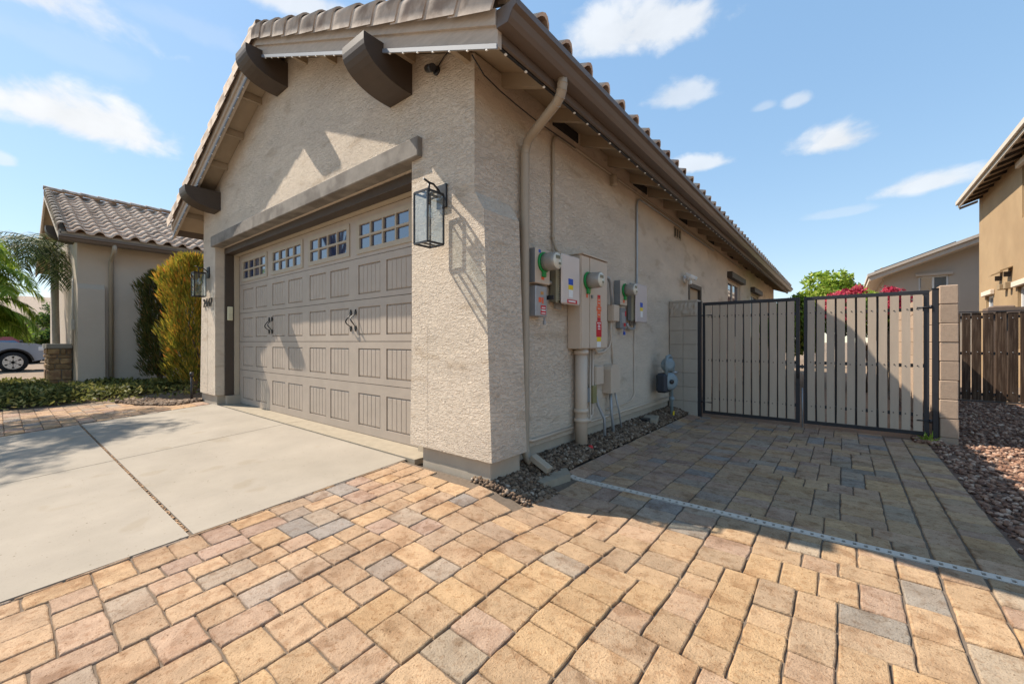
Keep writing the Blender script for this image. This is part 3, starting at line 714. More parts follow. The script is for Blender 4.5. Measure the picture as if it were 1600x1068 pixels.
for k in range(13):
    for i in range(14):
        put('roof_tile', ST, wroof, M=slopeM(WEX+.05, wzb(WEX+.05)+.18, 1, .4167, WRY+.12+i*.3, k*.345+random.uniform(-.005, .005)))
for i in range(13): put('rake_tile', RTm, wroof, M=slopeM(WEX+.05, wzb(WEX+.05)+.26, 1, .4167, WRY+.06, i*.345))
for i in range(14): put('ridge_tile', RIm, wroof, loc=(WRX, WRY-.02+i*.36, wzb(WRX)+.27))
b = B(); b.prism([(WRX, wzb(WRX)+.17), (2*WRX-WEX, wzb(WEX)+.17), (2*WRX-WEX, wzb(WEX)+.25), (WRX, wzb(WRX)+.25)], 1, WRY+.05, 9); b.build('far_slope_tiles', TILEF, wroof, kind='stuff')
corbel(-14.35, 3.42, 3.75, y1=.70, yf=WF)
downspout([(-13.08, 1.70, 3.30), (-13.08, 1.70, 3.2), (-13.12, 1.70, 3.15), (-13.5, 1.70, 3.0), (-13.54, 1.70, 2.95), (-13.54, 1.70, .02)], house, r=.045)
b = B(); b.tube([(-14.05, WF-.03, 1.0), (-14.05, WF-.03, 2.6)], .02); b.box(-14.12, -13.98, WF-.06, WF, 1.35, 1.6, .01); b.build('wall_conduit', PVC, house)
# stone faced pony wall
pw = thing('stone_wall', 'low stone veneer wall with flat grey cap beside the palm', 'wall', (-14.9, .93, 0))
b = B(); b.box(-15.6, -14.44, .78, 1.14, -.05, .93); b.build('core', MORT, pw)
b = B(); b.box(-15.66, -14.385, .72, 1.14, .932, 1.035, .006); b.build('cap', mat('stone_cap', (.33, .30, .26), .85, .1, 10, bump=.4, bscale=60, bdist=.004), pw)
STONE = mat('veneer_stone', (.36, .235, .12), .9, .3, 14, bump=.9, bscale=30, bdist=.012, obj=.35, c2=(.22, .13, .075), c2scale=6)
z = .0
while z < .92:
    h = random.choice((.09, .13, .19, .25)); h = min(h, .925-z); h = .925-z if .925-z-h < .06 else h
    y = .745
    while y < 1.13:
        w = random.uniform(.1, .26); w = min(w, 1.135-y); w = 1.135-y if 1.135-y-w < .07 else w
        b = B(); b.box(-14.45, -14.40+random.uniform(-.014, .014), y+.006, y+w-.006, z+.006, z+h-.006, .018); b.build('stone', STONE, pw); y += w
    x = -15.62
    while x < -14.45:
        w = random.uniform(.12, .34); w = min(w, -14.42-x); w = -14.42-x if -14.42-x-w < .08 else w
        b = B(); b.box(x+.006, x+w-.006, .745+random.uniform(-.014, .014), .79, z+.006, z+h-.006, .018); b.build('stone', STONE, pw); x += w
    z += h
# ------------------------------------------------------------------ garage door
DY = 2.45; gd = thing('garage_door', 'taupe panelled double garage door with row of small windows', 'garage door', (-5.28, DY, .1))
zs = [.102, .64, 1.085, 1.535, 1.982, 2.452]; DX0, DX1 = -7.58, -2.985
px0 = [-7.435+1.113*i for i in range(4)]; pr = [(.19, .533), (.706, 1.012), (1.155, 1.455), (1.591, 1.907)]
def bead_panel(x0, x1, z0, z1):
    b = B(); n = 5; P = []; e = .018
    P.append((x0, DY+.016)); P.append((x0+.004, DY+.016)); P.append((x0+e, DY+.004))
    W = (x1-x0-2*e)/n
    for k in range(1, n):
        xx = x0+e+W*k; P += [(xx-.006, DY+.004), (xx, DY+.011), (xx+.006, DY+.004)]
    P += [(x1-e, DY+.004), (x1-.004, DY+.016), (x1, DY+.016)]
    zr = [(z0, .016), (z0+.004, .016), (z0+e, None), (z1-e, None), (z1-.004, .016), (z1, .016)]; vs = []
    for z, f in zr:
        for x, yv in P: vs.append((x, DY+f if f is not None else yv, z))
    N = len(P); b.add(vs, [(j*N+i, j*N+i+1, (j+1)*N+i+1, (j+1)*N+i) for j in range(len(zr)-1) for i in range(N-1)]); return b
for k in range(5):
    b = B(); holes = []
    if k < 4: holes = [(x+q, x+q+.41, *pr[k]) for x in px0 for q in (0, .513)]
    else: holes = [(x, x+.925, 2.045, 2.365) for x in px0]
    sheet_holes(b, DX0, DX1, zs[k]+.003, zs[k+1]-.003, holes, lambda u, w, d: (u, DY+d, w), .017 if k < 4 else .03)
    z0, z1 = zs[k]+.003, zs[k+1]-.003
    b.add([(DX0, DY, z0), (DX1, DY, z0), (DX1, DY+.045, z0), (DX0, DY+.045, z0)], [(0, 1, 2, 3)]); b.add([(DX0, DY, z1), (DX1, DY, z1), (DX1, DY+.045, z1), (DX0, DY+.045, z1)], [(0, 1, 2, 3)])
    s = b.build('section', DOORM, gd, recalc=False)
    if k < 4:
        for h in holes: bead_panel(*h).build('panel', DOORM, s, recalc=False)
    else:
        WT = mat('window_surround', (.40, .34, .26), .55, .05, 5)
        for h in holes:
            b = B(); cw = (h[1]-h[0]-.05)/4
            hs = [(h[0]+.025+cw*i+.011, h[0]+.025+cw*(i+1)-.011, a, c) for i in range(4) for a, c in ((h[2]+.03, (h[2]+h[3])/2-.011), ((h[2]+h[3])/2+.011, h[3]-.03))]
            sheet_holes(b, h[0]-.02, h[1]+.02, h[2]-.02, h[3]+.02, hs, lambda u, w, d: (u, DY-.012+d, w), .022)
            for (a, c) in ((h[2]-.02, 0), (h[3]+.02, 0)): b.add([(h[0]-.02, DY-.012, a), (h[1]+.02, DY-.012, a), (h[1]+.02, DY, a), (h[0]-.02, DY, a)], [(0, 1, 2, 3)])
            for a in (h[0]-.02, h[1]+.02): b.add([(a, DY-.012, h[2]-.02), (a, DY-.012, h[3]+.02), (a, DY, h[3]+.02), (a, DY, h[2]-.02)], [(0, 1, 2, 3)])
            w_ = b.build('window', WT, gd, recalc=False)
            for q in hs:
                b = B(); b.box(q[0]-.003, q[1]+.003, DY+.008, DY+.013, q[2]-.003, q[3]+.003); p_ = b.build('pane', GLASS, w_)
b = B(); b.box(DX0, DX1, DY+.05, DY+.07, .1, 2.45); b.build('backing', DARK, gd)
b = B(); b.box(DX0, DX1, DY+.005, DY+.04, .098, .112); b.build('bottom_seal', BLACK, gd)
for xc in (-6.37, -4.19):
    for s_ in (-1, 1):
        b = B(); x = xc+s_*.048; z0, z1 = 1.20, 1.43
        pth = [(x+.018*math.sin(3.14*2*t)*s_, DY-.012-.05*math.sin(math.pi*t), z0+.05+(z1-z0-.1)*t) for t in [i/12 for i in range(13)]]
        b.tube(pth, [.0045+.003*math.sin(math.pi*i/12) for i in range(13)], 7)
        for zc, sg in ((z0+.04, -1), (z1-.04, 1)):
            b.prism([(x-.010, zc-.015*sg), (x-.016, zc+.010*sg), (x, zc+.045*sg), (x+.016, zc+.010*sg), (x+.010, zc-.015*sg)], 1, DY-.014, DY-.0005)
        b.build('handle', BLACK, gd)
# ------------------------------------------------------------------ lanterns, numbers, camera, keypad
def lantern(x, label):
    t = thing('wall_lantern', label, 'lantern', (x, FY, 2.17), 'wall lanterns beside the garage door', world=False)
    w = .075; h = .37; yc = -.135; zt = .0; zbm = -h
    b = B(); b.box(-.055, .055, -.018, -.001, -.075, .105, .004); b.build('backplate', BLACK, t)
    b = B(); b.tube([(0, -.012, .02), (0, -.045, .055), (0, -.09, .085), (0, yc, .085), (0, yc-.05, .10)], .008, 6); b.tube([(0, yc, .085), (0, yc, .0)], .009, 6); b.build('arm', BLACK, t)
    b = B(); r = .0055
    for sx in (-1, 1):
        for sy in (-1, 1): b.box(sx*w-r, sx*w+r, yc+sy*w-r, yc+sy*w+r, zbm, zt)
    for zz in (zt, zbm):
        for s in (-1, 1): b.box(-w, w, yc+s*w-r*.9, yc+s*w+r*.9, zz-.008, zz+.006); b.box(s*w-r*.9, s*w+r*.9, yc-w, yc+w, zz-.0081, zz+.0061)
    b.box(-.012, .012, yc-w, yc+w, zbm-.004, zbm+.003); b.build('frame', BLACK, t)
    b = B(); b.box(-w, w, yc-.012, yc+.012, zt-.004, zt+.004); b.box(-.012, .012, yc-w, yc+w, zt-.0035, zt+.0045); b.build('top_bar', BLACK, t)
    for s in (-1, 1):
        b = B(); b.box(-w+.006, w-.006, yc+s*w-.001, yc+s*w+.001, zbm+.008, zt-.009); b.build('glass_pane', LGLASS, t)
        b = B(); b.box(s*w-.001, s*w+.001, yc-w+.006, yc+w-.006, zbm+.008, zt-.009); b.build('glass_pane', LGLASS, t)
    b = B(); b.tube([(0, yc, zt), (0, yc, zt-.075)], .016, 10); b.build('socket', BLACK, t)
    b = B(); b.lathe([(.012, 0), (.016, -.02), (.028, -.06), (.03, -.085), (.018, -.108), (.004, -.114)], (0, yc, zt-.072), (0, 0, 1), 12); b.build('bulb', glassmat('bulb_glass', (1, 1, 1), .8), t)
    return t
lantern(-2.385, 'large black glass lantern on sunlit pier right of garage door')
lantern(-7.93, 'black glass lantern above house number left of garage door')
hn = thing('house_number', 'black metal house number 2447 under the left lantern', 'house number', (-7.94, FY-.012, 1.63))
for i, ch in enumerate('2447'):
    txt('digit', ch, .19, BLACK, Matrix.Translation((-8.115+i*.115, FY-.014, 1.645)) @ Matrix.Rotation(math.pi/2, 4, 'X'), hn, .006)
kp = thing('door_keypad', 'small cream keypad on the dark jamb left of garage door', 'keypad', (OX0+.036, 2.317, 1.42))
b = B(); b.box(OX0+.0355, OX0+.06, 2.28, 2.355, 1.42, 1.64, .008); b.build('case', mat('cream_plastic', (.62, .58, .40), .5, .05, 8), kp)
b = B(); b.box(OX0+.0605, OX0+.064, 2.29, 2.345, 1.45, 1.53, .002); b.build('key_cover', mat('cream2', (.55, .51, .36), .5, .05, 8), kp)
sc_ = thing('security_camera', 'small dark bullet camera under the eave on front wall', 'camera', (-2.449, FY, 3.17))
b = B(); b.lathe([(.035, 0), (.035, .012), (.018, .016)], (-2.449, FY, 3.17), (0, -1, 0), 14); b.tube([(-2.449, FY-.012, 3.17), (-2.449, FY-.05, 3.165)], .012, 8); b.build('mount', BLACK, sc_)
b = B(); b.tube([(-2.52, FY-.035, 3.20), (-2.40, FY-.085, 3.135)], .028, 12); b.build('camera_body', BLACK, sc_)
b = B(); b.tube([(-2.43, FY-.01, 3.19), (-2.36, FY-.008, 3.24), (-2.26, FY-.008, 3.27), (-2.18, FY-.008, 3.35), (-2.13, FY-.008, 3.42)], .004, 5); b.build('cable', BLACK, sc_)
wire = thing('eave_wire', 'thin black wire sagging under the side eave near corner', 'wire', (-1.95, 2.0, 2.95))
b = B(); b.tube([(-1.90, 1.95, 2.96), (-1.93, 2.10, 2.915), (-1.95, 2.30, 2.905), (-1.96, 2.5, 2.9), (-1.98, 2.8, 2.905), (-2.0, 3.2, 2.93), (-2.02, 3.5, 2.95)], .005, 5); b.build('strand', BLACK, wire)
# ------------------------------------------------------------------ utilities on the side wall
WS = SX+.002
def lab(b, x, y0, y1, z0, z1): b.box(x+.0006, x+.002, y0, y1, z0, z1)
def enclosure(name, label, y0, y1, d, z0, z1, m, cat='electrical box'):
    t = thing(name, label, cat, (WS, (y0+y1)/2, z0)); b = B(); b.box(WS, WS+d, y0, y1, z0, z1, .006); b.build('case', m, t); return t
def meter(t, x, y, z, r=.075, L=.14):
    b = B(); b.lathe([(r*1.14, 0), (r*1.15, .014), (r*1.08, .02)], (x, y, z), (1, 0, 0), 22); b.box(x, x+.026, y-.03, y+.012, z-r*1.65, z-r*.9, .005); b.build('seal_ring', GREEN, t)
    b = B(); b.lathe([(r*1.02, .025), (r, L*.55), (r*.97, L*.96), (r*.93, L)], (x, y, z), (1, 0, 0), 24); mo = b.build('meter', METERG, t)
    b = B(); b.lathe([(r*.90, L+.0005), (r*.86, L+.004), (.001, L+.006)], (x, y, z), (1, 0, 0), 24); b.build('dial_face', METERF, mo)
    b = B(); b.box(x+L+.006, x+L+.0085, y-.035, y+.03, z+.015, z+.042); b.box(x+L+.006, x+L+.0085, y+.01, y+.04, z-.03, z-.012); b.build('display', mat('lcd', (.17, .17, .12), .3, .05, 5), mo)
t = enclosure('meter_box', 'small steel meter box with round green ringed meter nearest corner', 2.75, 2.97, .085, 1.565, 1.858, UTIL)
b = B(); b.box(WS+.002, WS+.0845, 2.746, 2.7495, 1.57, 1.85); b.build('side_plate', STEELD, t)
meter(t, WS+.086, 2.87, 1.745)
b = B(); lab(b, WS+.085, 2.84, 2.88, 1.60, 1.625); b.build('warning_label', ORNG, t); b = B(); lab(b, WS+.085, 2.80, 2.83, 1.82, 1.845); b.build('blue_sticker', BLUE, t)
b = B(); b.tube([(WS+.03, 2.97, 1.60), (WS+.03, 3.06, 1.60)], .02, 10); b.build('nipple', PVC, t)
t = enclosure('disconnect_switch', 'grey steel disconnect box with red labels under first meter', 2.76, 2.925, .085, 1.293, 1.545, STEEL)
b = B(); b.box(WS+.02, WS+.06, 2.928, 2.95, 1.46, 1.52, .004); b.box(WS+.05, WS+.14, 2.94, 2.955, 1.44, 1.475, .004); b.build('handle', BLACK, t)
b = B(); lab(b, WS+.085, 2.83, 2.905, 1.31, 1.345); lab(b, WS+.085, 2.83, 2.905, 1.355, 1.385); b.build('red_sticker', RED, t)
b = B(); lab(b, WS+.085, 2.80, 2.84, 1.41, 1.45); lab(b, WS+.085, 2.85, 2.87, 1.40, 1.45); b.build('orange_sticker', ORNG, t)
b = B(); lab(b, WS+.085, 2.83, 2.87, 1.475, 1.50); b.build('tan_sticker', mat('tan_lab', (.5, .25, .08), .5, .05, 8), t)
for k in range(3):
    b = B(); lab(b, WS+.087, 2.84, 2.895, 1.317+k*.023, 1.325+k*.023); b.build('label_print', WHITE, t)
b = B(); b.box(WS+.06, WS+.085, 2.893, 2.915, 1.225, 1.262, .004); b.tube([(WS+.072, 2.897, 1.26), (WS+.072, 2.897, 1.283), (WS+.072, 2.911, 1.283), (WS+.072, 2.911, 1.26)], .004, 6); b.build('padlock', STEEL, t)
def inverter(label, y0, y1, d, z0, z1, tone=False):
    t = thing('solar_inverter', label, 'inverter', (WS, (y0+y1)/2, z0), 'solar inverters on the side wall')
    b = B(); b.box(WS+.02, WS+d*.62, y0+.01, y1-.01, z0+.02, z1-.01, .006); b.build('body', OLIVE if not tone else STEELD, t)
    b = B(); n = 20
    for k in range(n): zz = z0+.03+(z1-z0-.06)*k/n; b.box(WS+d*.63, WS+d*.80, y0+.004, y1-.004, zz, zz+(z1-z0)/n*.55)
    b.box(WS+d*.55, WS+d*.66, y0+.003, y1-.003, z0+.012, z1-.004); b.build('heat_sink', mat('fin', (.42, .40, .29), .5, .05, 5), t)
    b = B(); b.box(WS+d*.83, WS+d, y0, y1, z0, z1, .014); c = b.build('cover', OFFW if not tone else mat('inverter_cover2', (.50, .44, .42), .4, .04, 4), t)
    b = B(); b.box(WS+d*.78, WS+d*.829, y0+.006, y1-.006, z0+.006, z1-.006); b.build('gasket', BLACK, t)
    x = WS+d; yc = y0+(y1-y0)*.52; h = z1-z0
    for m, a0, a1, w0, w1 in ((BLUE, .40, .52, -.06, .02), (YELL, .30, .39, -.06, .02), (WHITE, .14, .30, -.055, .015)):
        b = B(); lab(b, x, yc+w0, yc+w1, z0+h*a0, z0+h*a1); b.build('label_sticker', m, c)
    if not tone:
        b = B(); lab(b, x, yc-.08, yc+.09, z0+.012, z0+.045); b.build('red_sticker', RED, c); b = B(); lab(b, x+.0012, yc-.06, yc+.06, z0+.022, z0+.036); b.build('label_print', WHITE, c)
    b = B(); b.box(WS, WS+.02, (y0+y1)/2-.05, (y0+y1)/2+.05, z0-.03, z1+.025); b.build('mount_bracket', STEEL, t); return t
inverter('large solar inverter with pale cover and finned side beside first meter', 3.056, 3.366, .155, 1.412, 1.851)
inverter('smaller solar inverter with pinkish cover furthest towards the gate', 4.737, 5.085, .135, 1.315, 1.778, True)
t = enclosure('main_panel', 'tall beige main electrical panel with green ringed meter and red stickers', 3.40, 3.936, .14, 1.014, 1.897, UTIL, 'electrical panel')
b = B(); b.box(WS+.1395, WS+.150, 3.405, 3.555, 1.02, 1.89, .003); b.build('meter_cover', UTIL, t)
b = B(); b.box(WS+.1395, WS+.152, 3.568, 3.932, 1.02, 1.89, .003); dpn = b.build('panel_door', UTIL, t)
b = B(); b.box(WS+.0, WS+.165, 3.392, 3.945, 1.8975, 1.906); b.build('rain_cap', UTIL, t)
meter(t, WS+.151, 3.52, 1.66)
b = B(); b.box(WS+.152, WS+.166, 3.58, 3.605, 1.50, 1.53, .003); b.build('latch', STEELD, dpn)
b = B(); lab(b, WS+.150, 3.49, 3.52, 1.50, 1.535); b.build('warning_label', ORNG, t)
for m, a0, a1, w in ((RED, 1.515, 1.545, .06), (ORNG, 1.435, 1.512, .065), (ORNG, 1.385, 1.432, .10), (ORNG, 1.325, 1.383, .07), (RED, 1.285, 1.322, .07), (RED, 1.13, 1.282, .11), (YELL, 1.085, 1.128, .085), (WHITE, 1.03, 1.083, .08)):
    b = B(); lab(b, WS+.152, 3.745-w/2, 3.745+w/2, a0, a1); b.build('warning_sticker', m, dpn)
for z, w in ((1.262, .08), (1.24, .04), (1.225, .05), (1.205, .05), (1.46, .04), (1.49, .04), (1.405, .06), (1.345, .04)):
    b = B(); lab(b, WS+.1535, 3.745-w/2, 3.745+w/2, z, z+.009); b.build('label_print', WHITE if z < 1.3 else PVC, dpn)
t = enclosure('meter_box', 'narrow steel meter box with third round meter before second inverter', 4.425, 4.62, .075, 1.50, 1.785, UTIL)
b = B(); b.box(WS+.002, WS+.0745, 4.421, 4.4245, 1.505, 1.78); b.build('side_plate', STEELD, t)
meter(t, WS+.076, 4.54, 1.675, .068, .13); b = B(); lab(b, WS+.075, 4.50, 4.54, 1.53, 1.56); b.build('warning_label', ORNG, t)
t = enclosure('junction_box', 'small beige junction box between main panel and third meter', 4.25, 4.40, .07, 1.308, 1.495, UTIL)
b = B(); b.box(WS+.0705, WS+.078, 4.255, 4.395, 1.313, 1.49, .002); b.build('lid', UTIL, t)
t = enclosure('disconnect_switch', 'small grey disconnect box with red tag below third meter', 4.47, 4.62, .06, 1.235, 1.47, STEELD)
b = B(); lab(b, WS+.06, 4.50, 4.59, 1.30, 1.42); b.build('label_sticker', STEEL, t); b = B(); lab(b, WS+.061, 4.55, 4.60, 1.26, 1.30); lab(b, WS+.062, 4.585, 4.615, 1.38, 1.44); b.build('red_sticker', RED, t)
b = B(); b.box(WS+.06, WS+.08, 4.53, 4.56, 1.16, 1.20, .004); b.tube([(WS+.07, 4.535, 1.20), (WS+.07, 4.535, 1.235)], .004, 6); b.build('padlock', BLUE, t)
t = enclosure('utility_box', 'small flat beige box with rounded corners under main panel', 3.85, 4.03, .06, .631, .829, UTIL)
b = B(); b.box(WS+.0605, WS+.07, 3.857, 4.023, .638, .822, .004); b.build('lid', UTIL, t)
t = thing('cable_pedestal_box', 'beige cable box with arched top on two conduits', 'utility box', (WS, 4.24, .53))
b = B(); b.prism([(4.128, .531), (4.356, .531), (4.356, .78), (4.335, .815), (4.30, .836), (4.18, .836), (4.148, .815), (4.128, .78)], 0, WS, WS+.10); b.build('case', UTIL, t)
b = B(); b.prism([(4.122, .527), (4.362, .527), (4.362, .565), (4.122, .565)], 0, WS, WS+.106); b.build('base_rim', UTIL, t)
# conduits
def conduit(label, path, r, m=UTIL, extra=None):
    t = thing('conduit', label, 'conduit', path[0]); b = B(); b.tube(path, r, 10); b.build('pipe', m, t)
    if extra:
        for p, ax in extra: B().lathe([(r*1.02, -.02), (r*1.22, -.018), (r*1.22, .018), (r*1.02, .02)], p, ax, 10).build('coupling', m, t)
    return t
cx_ = WS+.018
conduit('thick beige service riser pipe below the main panel', [(WS+.075, 3.53, 1.012), (WS+.075, 3.53, .0)], .06, UTIL, [((WS+.075, 3.53, .42), (0, 0, 1)), ((WS+.075, 3.53, .33), (0, 0, 1)), ((WS+.075, 3.53, .98), (0, 0, 1))])
conduit('beige conduit rising to the eave beside first inverter and running along it', [(WS+.05, 3.16, 1.86), (WS+.03, 3.14, 1.93), (cx_, 3.12, 2.0), (cx_, 3.12, 2.85), (cx_, 3.14, 2.91), (cx_, 3.19, 2.945), (cx_, 3.3, 2.955), (cx_, 6, 2.955), (cx_, 12, 2.955)], .014, DSP, [((cx_, 3.12, 2.02), (0, 0, 1)), ((cx_, 3.12, 2.5), (0, 0, 1)), ((cx_, 5, 2.955), (0, 1, 0)), ((cx_, 7, 2.955), (0, 1, 0))])
conduit('grey conduit rising from second inverter to the eave', [(WS+.05, 4.98, 1.76), (cx_, 5.04, 1.82), (cx_, 5.05, 1.9), (cx_, 5.05, 2.80), (cx_, 5.08, 2.87), (cx_, 5.15, 2.9), (cx_, 5.4, 2.905), (cx_, 9, 2.905)], .013, STEEL)
conduit('bent grey conduit from main panel side to junction box', [(WS+.06, 3.936, 1.78), (WS+.06, 4.05, 1.78), (WS+.06, 4.15, 1.77), (WS+.055, 4.21, 1.73), (WS+.05, 4.24, 1.66), (WS+.05, 4.26, 1.49)], .018, STEEL)
conduit('thin dark cable looping from junction box to panel bottom', [(WS+.03, 4.28, 1.308), (WS+.025, 4.28, 1.2), (WS+.025, 4.29, 1.1), (WS+.025, 4.24, 1.02), (WS+.025, 4.1, .97), (WS+.03, 3.95, .965), (WS+.04, 3.86, 1.012)], .012, UTIL)
for k, (yy, xx, r) in enumerate(((3.645, .05, .010), (3.69, .035, .009), (3.735, .06, .010), (3.79, .06, .013))):
    conduit(('thin beige conduit right beside the thick riser pipe', 'second thin conduit from riser below main panel', 'third thin conduit from riser below main panel', 'fourth conduit from riser curving back into it')[k],
            [(WS+xx, yy, 1.012), (WS+xx, yy, .5), (WS+xx, yy-.0, .40-.02*k), (WS+xx, yy-.03, .34), (WS+xx+.01, yy-.08, .30), (WS+.07, 3.58, .285)] if k == 3 else [(WS+xx, yy, 1.012), (WS+xx, yy, .42-.04*k), (WS+xx+.01, yy-.02, .36-.04*k)], r, UTIL)
conduit('kinked grey conduit from small flat box into the gravel', [(WS+.03, 3.90, .63), (WS+.03, 3.90, .55), (WS+.05, 3.93, .42), (WS+.10, 3.97, .28), (WS+.11, 3.97, .0)], .015, STEEL)
conduit('left grey conduit from arched cable box into gravel', [(WS+.05, 4.22, .53), (WS+.06, 4.23, .3), (WS+.09, 4.24, .0)], .016, STEEL)
conduit('thin right conduit from arched cable box into gravel', [(WS+.05, 4.33, .53), (WS+.06, 4.42, .3), (WS+.07, 4.50, .0)], .010, STEEL)
conduit('thin hairpin cable above the arched cable box', [(WS+.012, 4.36, .83), (WS+.012, 4.34, 1.12), (WS+.012, 4.36, 1.145), (WS+.012, 4.38, 1.12), (WS+.012, 4.40, .80)], .007, UTIL)
conduit('beige pipe along the foot of the side wall from downspout', [(WS+.02, 2.71, 1.22), (WS+.02, 2.71, .33), (WS+.02, 2.73, .275), (WS+.02, 2.80, .255), (WS+.02, 3.46, .26)], .014, UTIL)
conduit('thin beige pipe along the wall foot between riser and gas meter', [(WS+.02, 3.6, .262), (WS+.02, 5.4, .268), (WS+.02, 6.2, .268)], .011, UTIL)
conduit('thin cable dropping from second inverter and turning along the wall foot', [(WS+.012, 4.98, 1.31), (WS+.012, 4.98, .45), (WS+.012, 4.95, .40), (WS+.012, 4.88, .365), (WS+.012, 4.6, .345), (WS+.012, 4.2, .335)], .007, UTIL)
conduit('bent conduit joining second inverter to disconnect', [(WS+.05, 4.66, 1.30), (WS+.05, 4.70, 1.25), (WS+.05, 4.78, 1.235), (WS+.05, 4.87, 1.24), (WS+.05, 4.90, 1.27), (WS+.05, 4.90, 1.32)], .015, STEEL)
t = thing('ground_clamp_box', 'small olive splice block between conduits beside riser', 'utility box', (WS, 3.74, .5)); b = B(); b.box(WS+.03, WS+.085, 3.76, 3.84, .46, .64, .006); b.build('case', mat('olive_box', (.24, .22, .10), .5, .06, 6), t)
b = B(); b.box(WS+.03, WS+.07, 3.66, 3.715, .48, .62, .004); b.build('splice', STEELD, t)
t = thing('wall_sensor', 'small tan cylinder sensor under the eave conduit', 'sensor', (WS, 4.33, 3.0)); b = B(); b.lathe([(.03, 0), (.034, .02), (.034, .10), (.03, .115)], (WS+.045, 4.33, 2.83), (0, 0, 1), 12); b.box(WS, WS+.03, 4.31, 4.35, 2.84, 2.93); b.build('case', DSP, t)
tag(B().box(WS+.0, WS+.02, 2.70, 2.74, 1.24, 1.36, .008).build('cable_cover', PVC), 'small white cable cover on wall beside downspout', 'cover')
# flood light
t = thing('flood_light', 'white twin head security flood light above the side door', 'flood light', (WS, 7.1, 2.1))
b = B(); b.lathe([(.06, 0), (.06, .02), (.04, .03)], (WS, 7.08, 2.11), (1, 0, 0), 14); b.tube([(WS+.02, 7.08, 2.11), (WS+.07, 7.08, 2.11)], .02, 8); b.build('base', WHITE, t)
for s in (-1, 1):
    M4 = Matrix.Translation((WS+.12, 7.08+s*.09, 2.14)) @ Matrix.Rotation(.5, 4, 'Y') @ Matrix.Rotation(s*.35, 4, 'Z'); b = B(); b.box(-.05, .06, -.07, .07, -.03, .03, .01, M4); b.build('lamp_head', WHITE, t)
b = B(); b.tube([(WS+.09, 7.08, 2.09), (WS+.10, 7.08, 2.02)], .028, 12); b.build('sensor', WHITE, t)
# gas meter
t = thing('gas_meter', 'grey gas meter with regulator and pipes beside the block wall', 'gas meter', (WS+.15, 5.72, 0))
gx, gy = WS+.17, 5.70
b = B(); b.box(gx-.09, gx+.05, gy-.17, gy+.12, .40, .66, .03); b.build('body', mat('meter_dark', (.035, .04, .05), .5, .1, 8), t)
b = B(); b.lathe([(.115, 0), (.12, .02), (.10, .05), (.05, .06)], (gx+.045, gy-.03, .55), (.75, -.65, 0), 22); b.build('meter_front', GASM, t)
b = B(); b.lathe([(.03, 0), (.03, .02), (.01, .022)], (gx+.085, gy-.065, .55), (.75, -.65, 0), 12); b.build('index_dial', BLACK, t)
b = B(); b.lathe([(.05, -.04), (.095, -.02), (.10, 0), (.095, .02), (.045, .05)], (gx+.02, gy+.0, .77), (.75, -.65, 0), 20); b.build('regulator', GASM, t)
b = B(); b.tube([(gx+.03, gy-.1, .64), (gx+.03, gy-.1, .82), (gx+.03, gy-.06, .88), (gx+.03, gy+.03, .89), (gx+.03, gy+.10, .86), (gx+.03, gy+.13, .78), (gx+.03, gy+.13, .0)], .022, 10)
for zz in (.70, .58, .45, .30): b.lathe([(.023, -.025), (.036, -.022), (.036, .022), (.023, .025)], (gx+.03, gy+.13, zz), (0, 0, 1), 8)
b.build('pipe', GASM, t)
b = B(); b.tube([(gx+.03, gy+.13, .66), (gx+.09, gy+.17, .66)], .02, 8); b.build('valve', STEEL, t)
b = B(); b.box(gx+.055, gx+.06, gy+.10, gy+.15, .06, .13); b.build('yellow_tag', YELL, t)
# loose things in the gravel
b = B(); M4 = Matrix.Translation((-1.93, 5.25, .075)) @ Matrix.Rotation(.25, 4, 'Z'); b.box(-.09, .09, -.16, .16, -.04, .045, .01, M4); tag(b.build('splash_block', CONC2), 'small concrete splash block lying in gravel by gas meter', 'splash block')
b = B(); b.box(-1.98, -1.88, 5.0, 5.12, .06, .13, .006); tag(b.build('black_drain_shoe', BLACK), 'small black plastic elbow on gravel near gas meter', 'drain fitting')
b = B(); b.prism([(-2.03, 2.56), (-1.98, 2.92), (-1.75, 2.90), (-1.66, 2.80), (-1.70, 2.49)], 2, -.01, .055); tag(b.build('splash_pad', CONC2), 'flat concrete pad in gravel at the end of the drain strip', 'concrete pad')
b = B(); M4 = Matrix.Translation((-1.84, 2.655, .135)) @ Matrix.Rotation(.45, 4, 'Y'); b.box(-.09, .09, -.035, .035, -.025, .025, .006, M4); tag(b.build('downspout_shoe', DSP), 'grey downspout end piece behind the corner buttress', 'downspout end')
b = B(); b.lathe([(.02, 0), (.03, .02), (.02, .05), (.003, .055)], (-1.87, 3.52, .05), (0, 0, 1), 10); tag(b.build('red_cap', mat('red_plastic', (.5, .03, .03), .4, .05, 8)), 'small red plastic cap in gravel beside riser pipe', 'cap')
